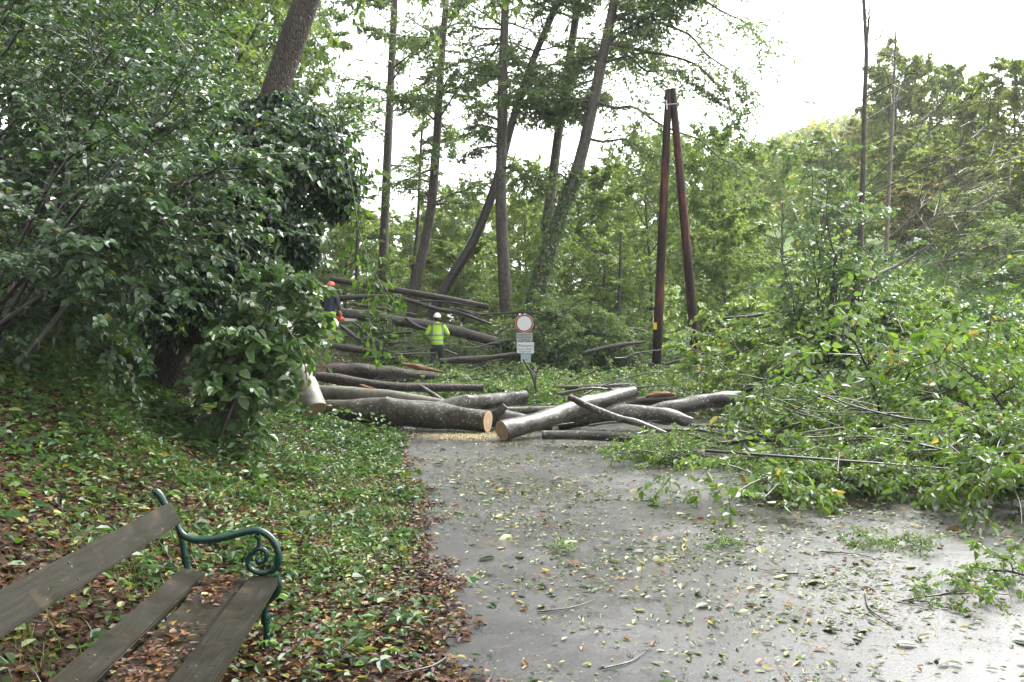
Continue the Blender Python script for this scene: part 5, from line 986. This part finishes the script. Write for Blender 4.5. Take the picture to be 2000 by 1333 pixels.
leaves(mb, np.column_stack([x, y, height(x, y) + rng.uniform(.02, .3, n)]), np.stack([np.cos(a), np.sin(a), rng.normal(-.1, .3, n)], -1), UP + rng.normal(0, .4, (n, 3)), s, s * .7, rng.uniform(0, 1, n), hi=False)
x, y = scat(40000, -4, 16, 15, 36, lambda x, y: (edge_x(y) - x < .3) * (.5 + .5 * patch(x, y))); n = len(x); s = rng.uniform(.07, .14, n); a = rng.uniform(0, 2 * pi, n)
leaves(mb, np.column_stack([x, y, height(x, y) + rng.uniform(.02, .35, n)]), np.stack([np.cos(a), np.sin(a), rng.normal(-.1, .4, n)], -1), UP + rng.normal(0, .5, (n, 3)), s, s * .65, rng.uniform(.2, 1, n), hi=False)
x, y = scat(11000, -7, .3, 2.4, 14, lambda x, y: (edge_x(y) - x > .12) * patch(x + 4, y + 1, 1.7) ** 2); n = len(x); nb = 4; xx = np.repeat(x, nb); yy_ = np.repeat(y, nb); nn_ = len(xx); a = rng.uniform(0, 2 * pi, nn_); h = np.repeat(rng.uniform(.04, .16, n), nb); s = np.repeat(rng.lognormal(-2.85, .3, n), nb) * rng.uniform(.7, 1.1, nn_)
leaves(mb, np.column_stack([xx, yy_, height(xx, yy_) + h]), np.stack([np.cos(a), np.sin(a), rng.normal(-.1, .25, nn_)], -1), UP + rng.normal(0, .3, (nn_, 3)), s, s * rng.uniform(.45, .7, nn_), np.clip(np.repeat(rng.uniform(0, .95, n), nb) + rng.normal(0, .06, nn_), 0, 1), hi=True)
x, y = scat(60000, 7, 48, 24, 64, lambda x, y: .4 + .6 * patch(x, y, .6)); n = len(x); s = rng.uniform(.12, .3, n); a = rng.uniform(0, 2 * pi, n)
leaves(mb, np.column_stack([x, y, height(x, y) + rng.uniform(.0, .5, n)]), np.stack([np.cos(a), np.sin(a), rng.normal(.2, .5, n)], -1), UP + rng.normal(0, .6, (n, 3)), s, s * .6, rng.uniform(.3, 1, n), hi=False)
tag(mb.obj('ground_cover', M['herb']), 'low green herbs and ivy leaves covering the bank', 'ground cover', kind='stuff')
# dead leaves on the bank
mb = MB(); x, y = scat(190000, -8, .6, 2.2, 14, lambda x, y: (edge_x(y) - x > -.26 + .36 * patch(x, y, 3)) * (1 - .5 * sstep(y, 6, 11)) * (.6 + .4 * patch(x + 2, y, 1.2))); n = len(x); s = rng.uniform(.02, .06, n); a = rng.uniform(0, 2 * pi, n)
zz = np.maximum(height(x, y), np.where(edge_x(y) - x < .08, roadz(x, y), -9))
leaves(mb, np.column_stack([x, y, zz + .003 + rng.uniform(0, .018, n)]), np.stack([np.cos(a), np.sin(a), rng.normal(0, .18, n)], -1), UP + rng.normal(0, .25, (n, 3)), s, s * rng.uniform(.4, .8, n), np.clip(rng.beta(1.6, 1.9, n), 0, 1), hi=True, fold=.12)
tag(mb.obj('leaf_litter', M['litter']), 'brown and yellow dead leaves strewn over the bank and path edge', 'leaf litter', kind='stuff')
# fallen leaves on the wet path
mb = MB(); rdn = lambda x, y: (edge_x(y) - x < .05) * (.15 + .85 * patch(x, y, .8) ** 1.5) * (.4 + .6 * patch(x + 5, y, 2.1)) * (.5 + .5 * sstep(x - edge_x(y), -.2, 1.2))
x, y = scat(100000, -2.2, 7.5, 2.4, 14.5, rdn); n = len(x); s = rng.lognormal(-3.45, .48, n); a = rng.uniform(0, 2 * pi, n)
leaves(mb, np.column_stack([x, y, roadz(x, y) + .004 + rng.uniform(0, .012, n)]), np.stack([np.cos(a), np.sin(a), rng.normal(0, .1, n)], -1), UP + rng.normal(0, .16, (n, 3)), s, s * rng.uniform(.3, .62, n), rng.uniform(0, 1, n), hi=True, fold=.1)
x, y = scat(70000, -2.2, 7.5, 2.4, 14.5, rdn); n = len(x); s = rng.uniform(.008, .022, n); a = rng.uniform(0, 2 * pi, n)
leaves(mb, np.column_stack([x, y, roadz(x, y) + .004]), np.stack([np.cos(a), np.sin(a), 0 * a], -1), UP + rng.normal(0, .12, (n, 3)), s, s * .4, np.clip(rng.normal(.7, .2, n), 0, 1), hi=False)
x, y = scat(22000, -6, .4, 2.2, 11, lambda x, y: (edge_x(y) - x > .0) * (.3 + .7 * patch(x, y + 3, 1.4))); n = len(x); s = rng.lognormal(-3.2, .35, n); a = rng.uniform(0, 2 * pi, n)
leaves(mb, np.column_stack([x, y, height(x, y) + rng.uniform(.012, .04, n)]), np.stack([np.cos(a), np.sin(a), rng.normal(0, .2, n)], -1), UP + rng.normal(0, .3, (n, 3)), s, s * rng.uniform(.4, .75, n), rng.uniform(0, .93, n), hi=True, fold=.14)
tag(mb.obj('fallen_leaves', M['roadleaf']), 'green, yellow and brown leaves scattered over the wet path', 'fallen leaves', kind='stuff')
# grass
mb = MB(); xs_, ys_ = [], []
for px, py, r_, n_ in ((435, 965, .16, 260), (720, 960, .14, 160), (560, 1000, .12, 140), (760, 905, .2, 300), (700, 1060, .12, 150), (640, 1110, .1, 120), (600, 930, .16, 160), (735, 1010, .1, 150), (775, 1090, .08, 80), (250, 1130, .12, 160), (300, 1060, .12, 120), (740, 870, .25, 260), (690, 930, .2, 220), (30, 1270, .1, 120)):
    g = G(px, py); xs_.append(g[0] + rng.normal(0, r_ * 1.5, n_)); ys_.append(g[1] + rng.normal(0, r_ * 1.5, n_))
x = np.concatenate(xs_); y = np.concatenate(ys_); kp = (edge_x(y) - x > .08) ; x, y = x[kp], y[kp]; n = len(x); blades(mb, np.column_stack([x, y, height(x, y)]), rng.uniform(0, 2 * pi, n), rng.uniform(.07, .2, n), rng.uniform(.003, .006, n), rng.uniform(.2, 1.1, n), rng.uniform(0, 1, n))
x, y = scat(70000, 7, 34, 17, 46, lambda x, y: sstep(x - y * .42, -1, 2) * (.4 + .6 * patch(x, y, .5))); n = len(x); a = rng.uniform(0, 2 * pi, n); s = rng.uniform(.1, .24, n)
leaves(mb, np.column_stack([x, y, height(x, y) - .03]), np.stack([np.cos(a) * .7, np.sin(a) * .7, np.ones(n)], -1), np.stack([np.cos(a), np.sin(a), np.full(n, .6)], -1), s, s * .3, rng.uniform(.0, 1, n), hi=False, droop=.3)
tag(mb.obj('grass', M['grass']), 'bright green grass of the meadow and tufts on the bank', 'grass', kind='stuff')
# twigs on the path and the bank
TW = [(1050, 1205, 1160, 1182, 'curved dark twig lying on the path left of its middle'), (880, 1290, 780, 1330, 'thin twig lying across the ragged path edge near the bottom'), (585, 1085, 670, 1105, 'brown twig lying on the bank right of the bench armrest'), (1600, 1085, 1720, 1100, 'thin straight twig on the path in front of the heap'), (1690, 1170, 1760, 1240, 'thin dark twig on the path near the right sprigs'), (1380, 1060, 1470, 1075, 'short dark twig in the middle of the path'), (1180, 1320, 1260, 1285, 'short twig at the bottom of the picture on the path'), (1560, 1130, 1480, 1120, 'small pale twig on the path right of its middle'), (370, 1010, 375, 925, 'short dry stick lying up the bank above the bench'), (820, 955, 860, 970, 'small twig near the path edge by the grass')]
for k_, (x0, y0, x1, y1, lab) in enumerate(TW):
    a_, b_ = G(x0, y0), G(x1, y1); up_ = .028; mid = (a_ + b_) / 2 + np.array([-(b_ - a_)[1], (b_ - a_)[0], 0]) * (.12 if k_ % 2 else -.1); mid[2] = max(mid[2], hz(mid[0], mid[1])); pp = np.array([a_, mid, b_]) + UP * up_; m_ = MB(); tube(m_, pp, [.0055, .005, .0025], 6, 10, .15, caps=True, seed=k_)
    d_ = nrm(b_ - a_); s_ = np.array([-d_[1], d_[0], 0]); q0 = pp[1]; tube(m_, np.array([q0, q0 + (d_ + s_ * .7) * .06 + UP * .006, q0 + (d_ + s_) * .11]), [.003, .0025, .0015], 5)
    tag(m_.obj('twig', M['bark_dark'], None, True, pp[1]), lab, 'twig')

# ------------------------------------------------------------------ haze: the damp air of the valley
mb = MB(); box_on(mb, (-110, -14, -3), (400, 0, 0), (0, 440, 0), (0, 0, 110), .01)
m = bpy.data.materials.new('damp_air'); m.use_nodes = True; n = m.node_tree; n.nodes.clear()
vo = n.nodes.new('ShaderNodeVolumePrincipled'); vo.inputs['Color'].default_value = (.9, .92, .93, 1); vo.inputs['Density'].default_value = .0005; vo.inputs['Anisotropy'].default_value = .0
mo = n.nodes.new('ShaderNodeOutputMaterial'); n.links.new(vo.outputs[0], mo.inputs['Volume'])
tag(mb.obj('haze', m), 'thin damp haze softening the far trees and ridge', 'haze', kind='stuff')
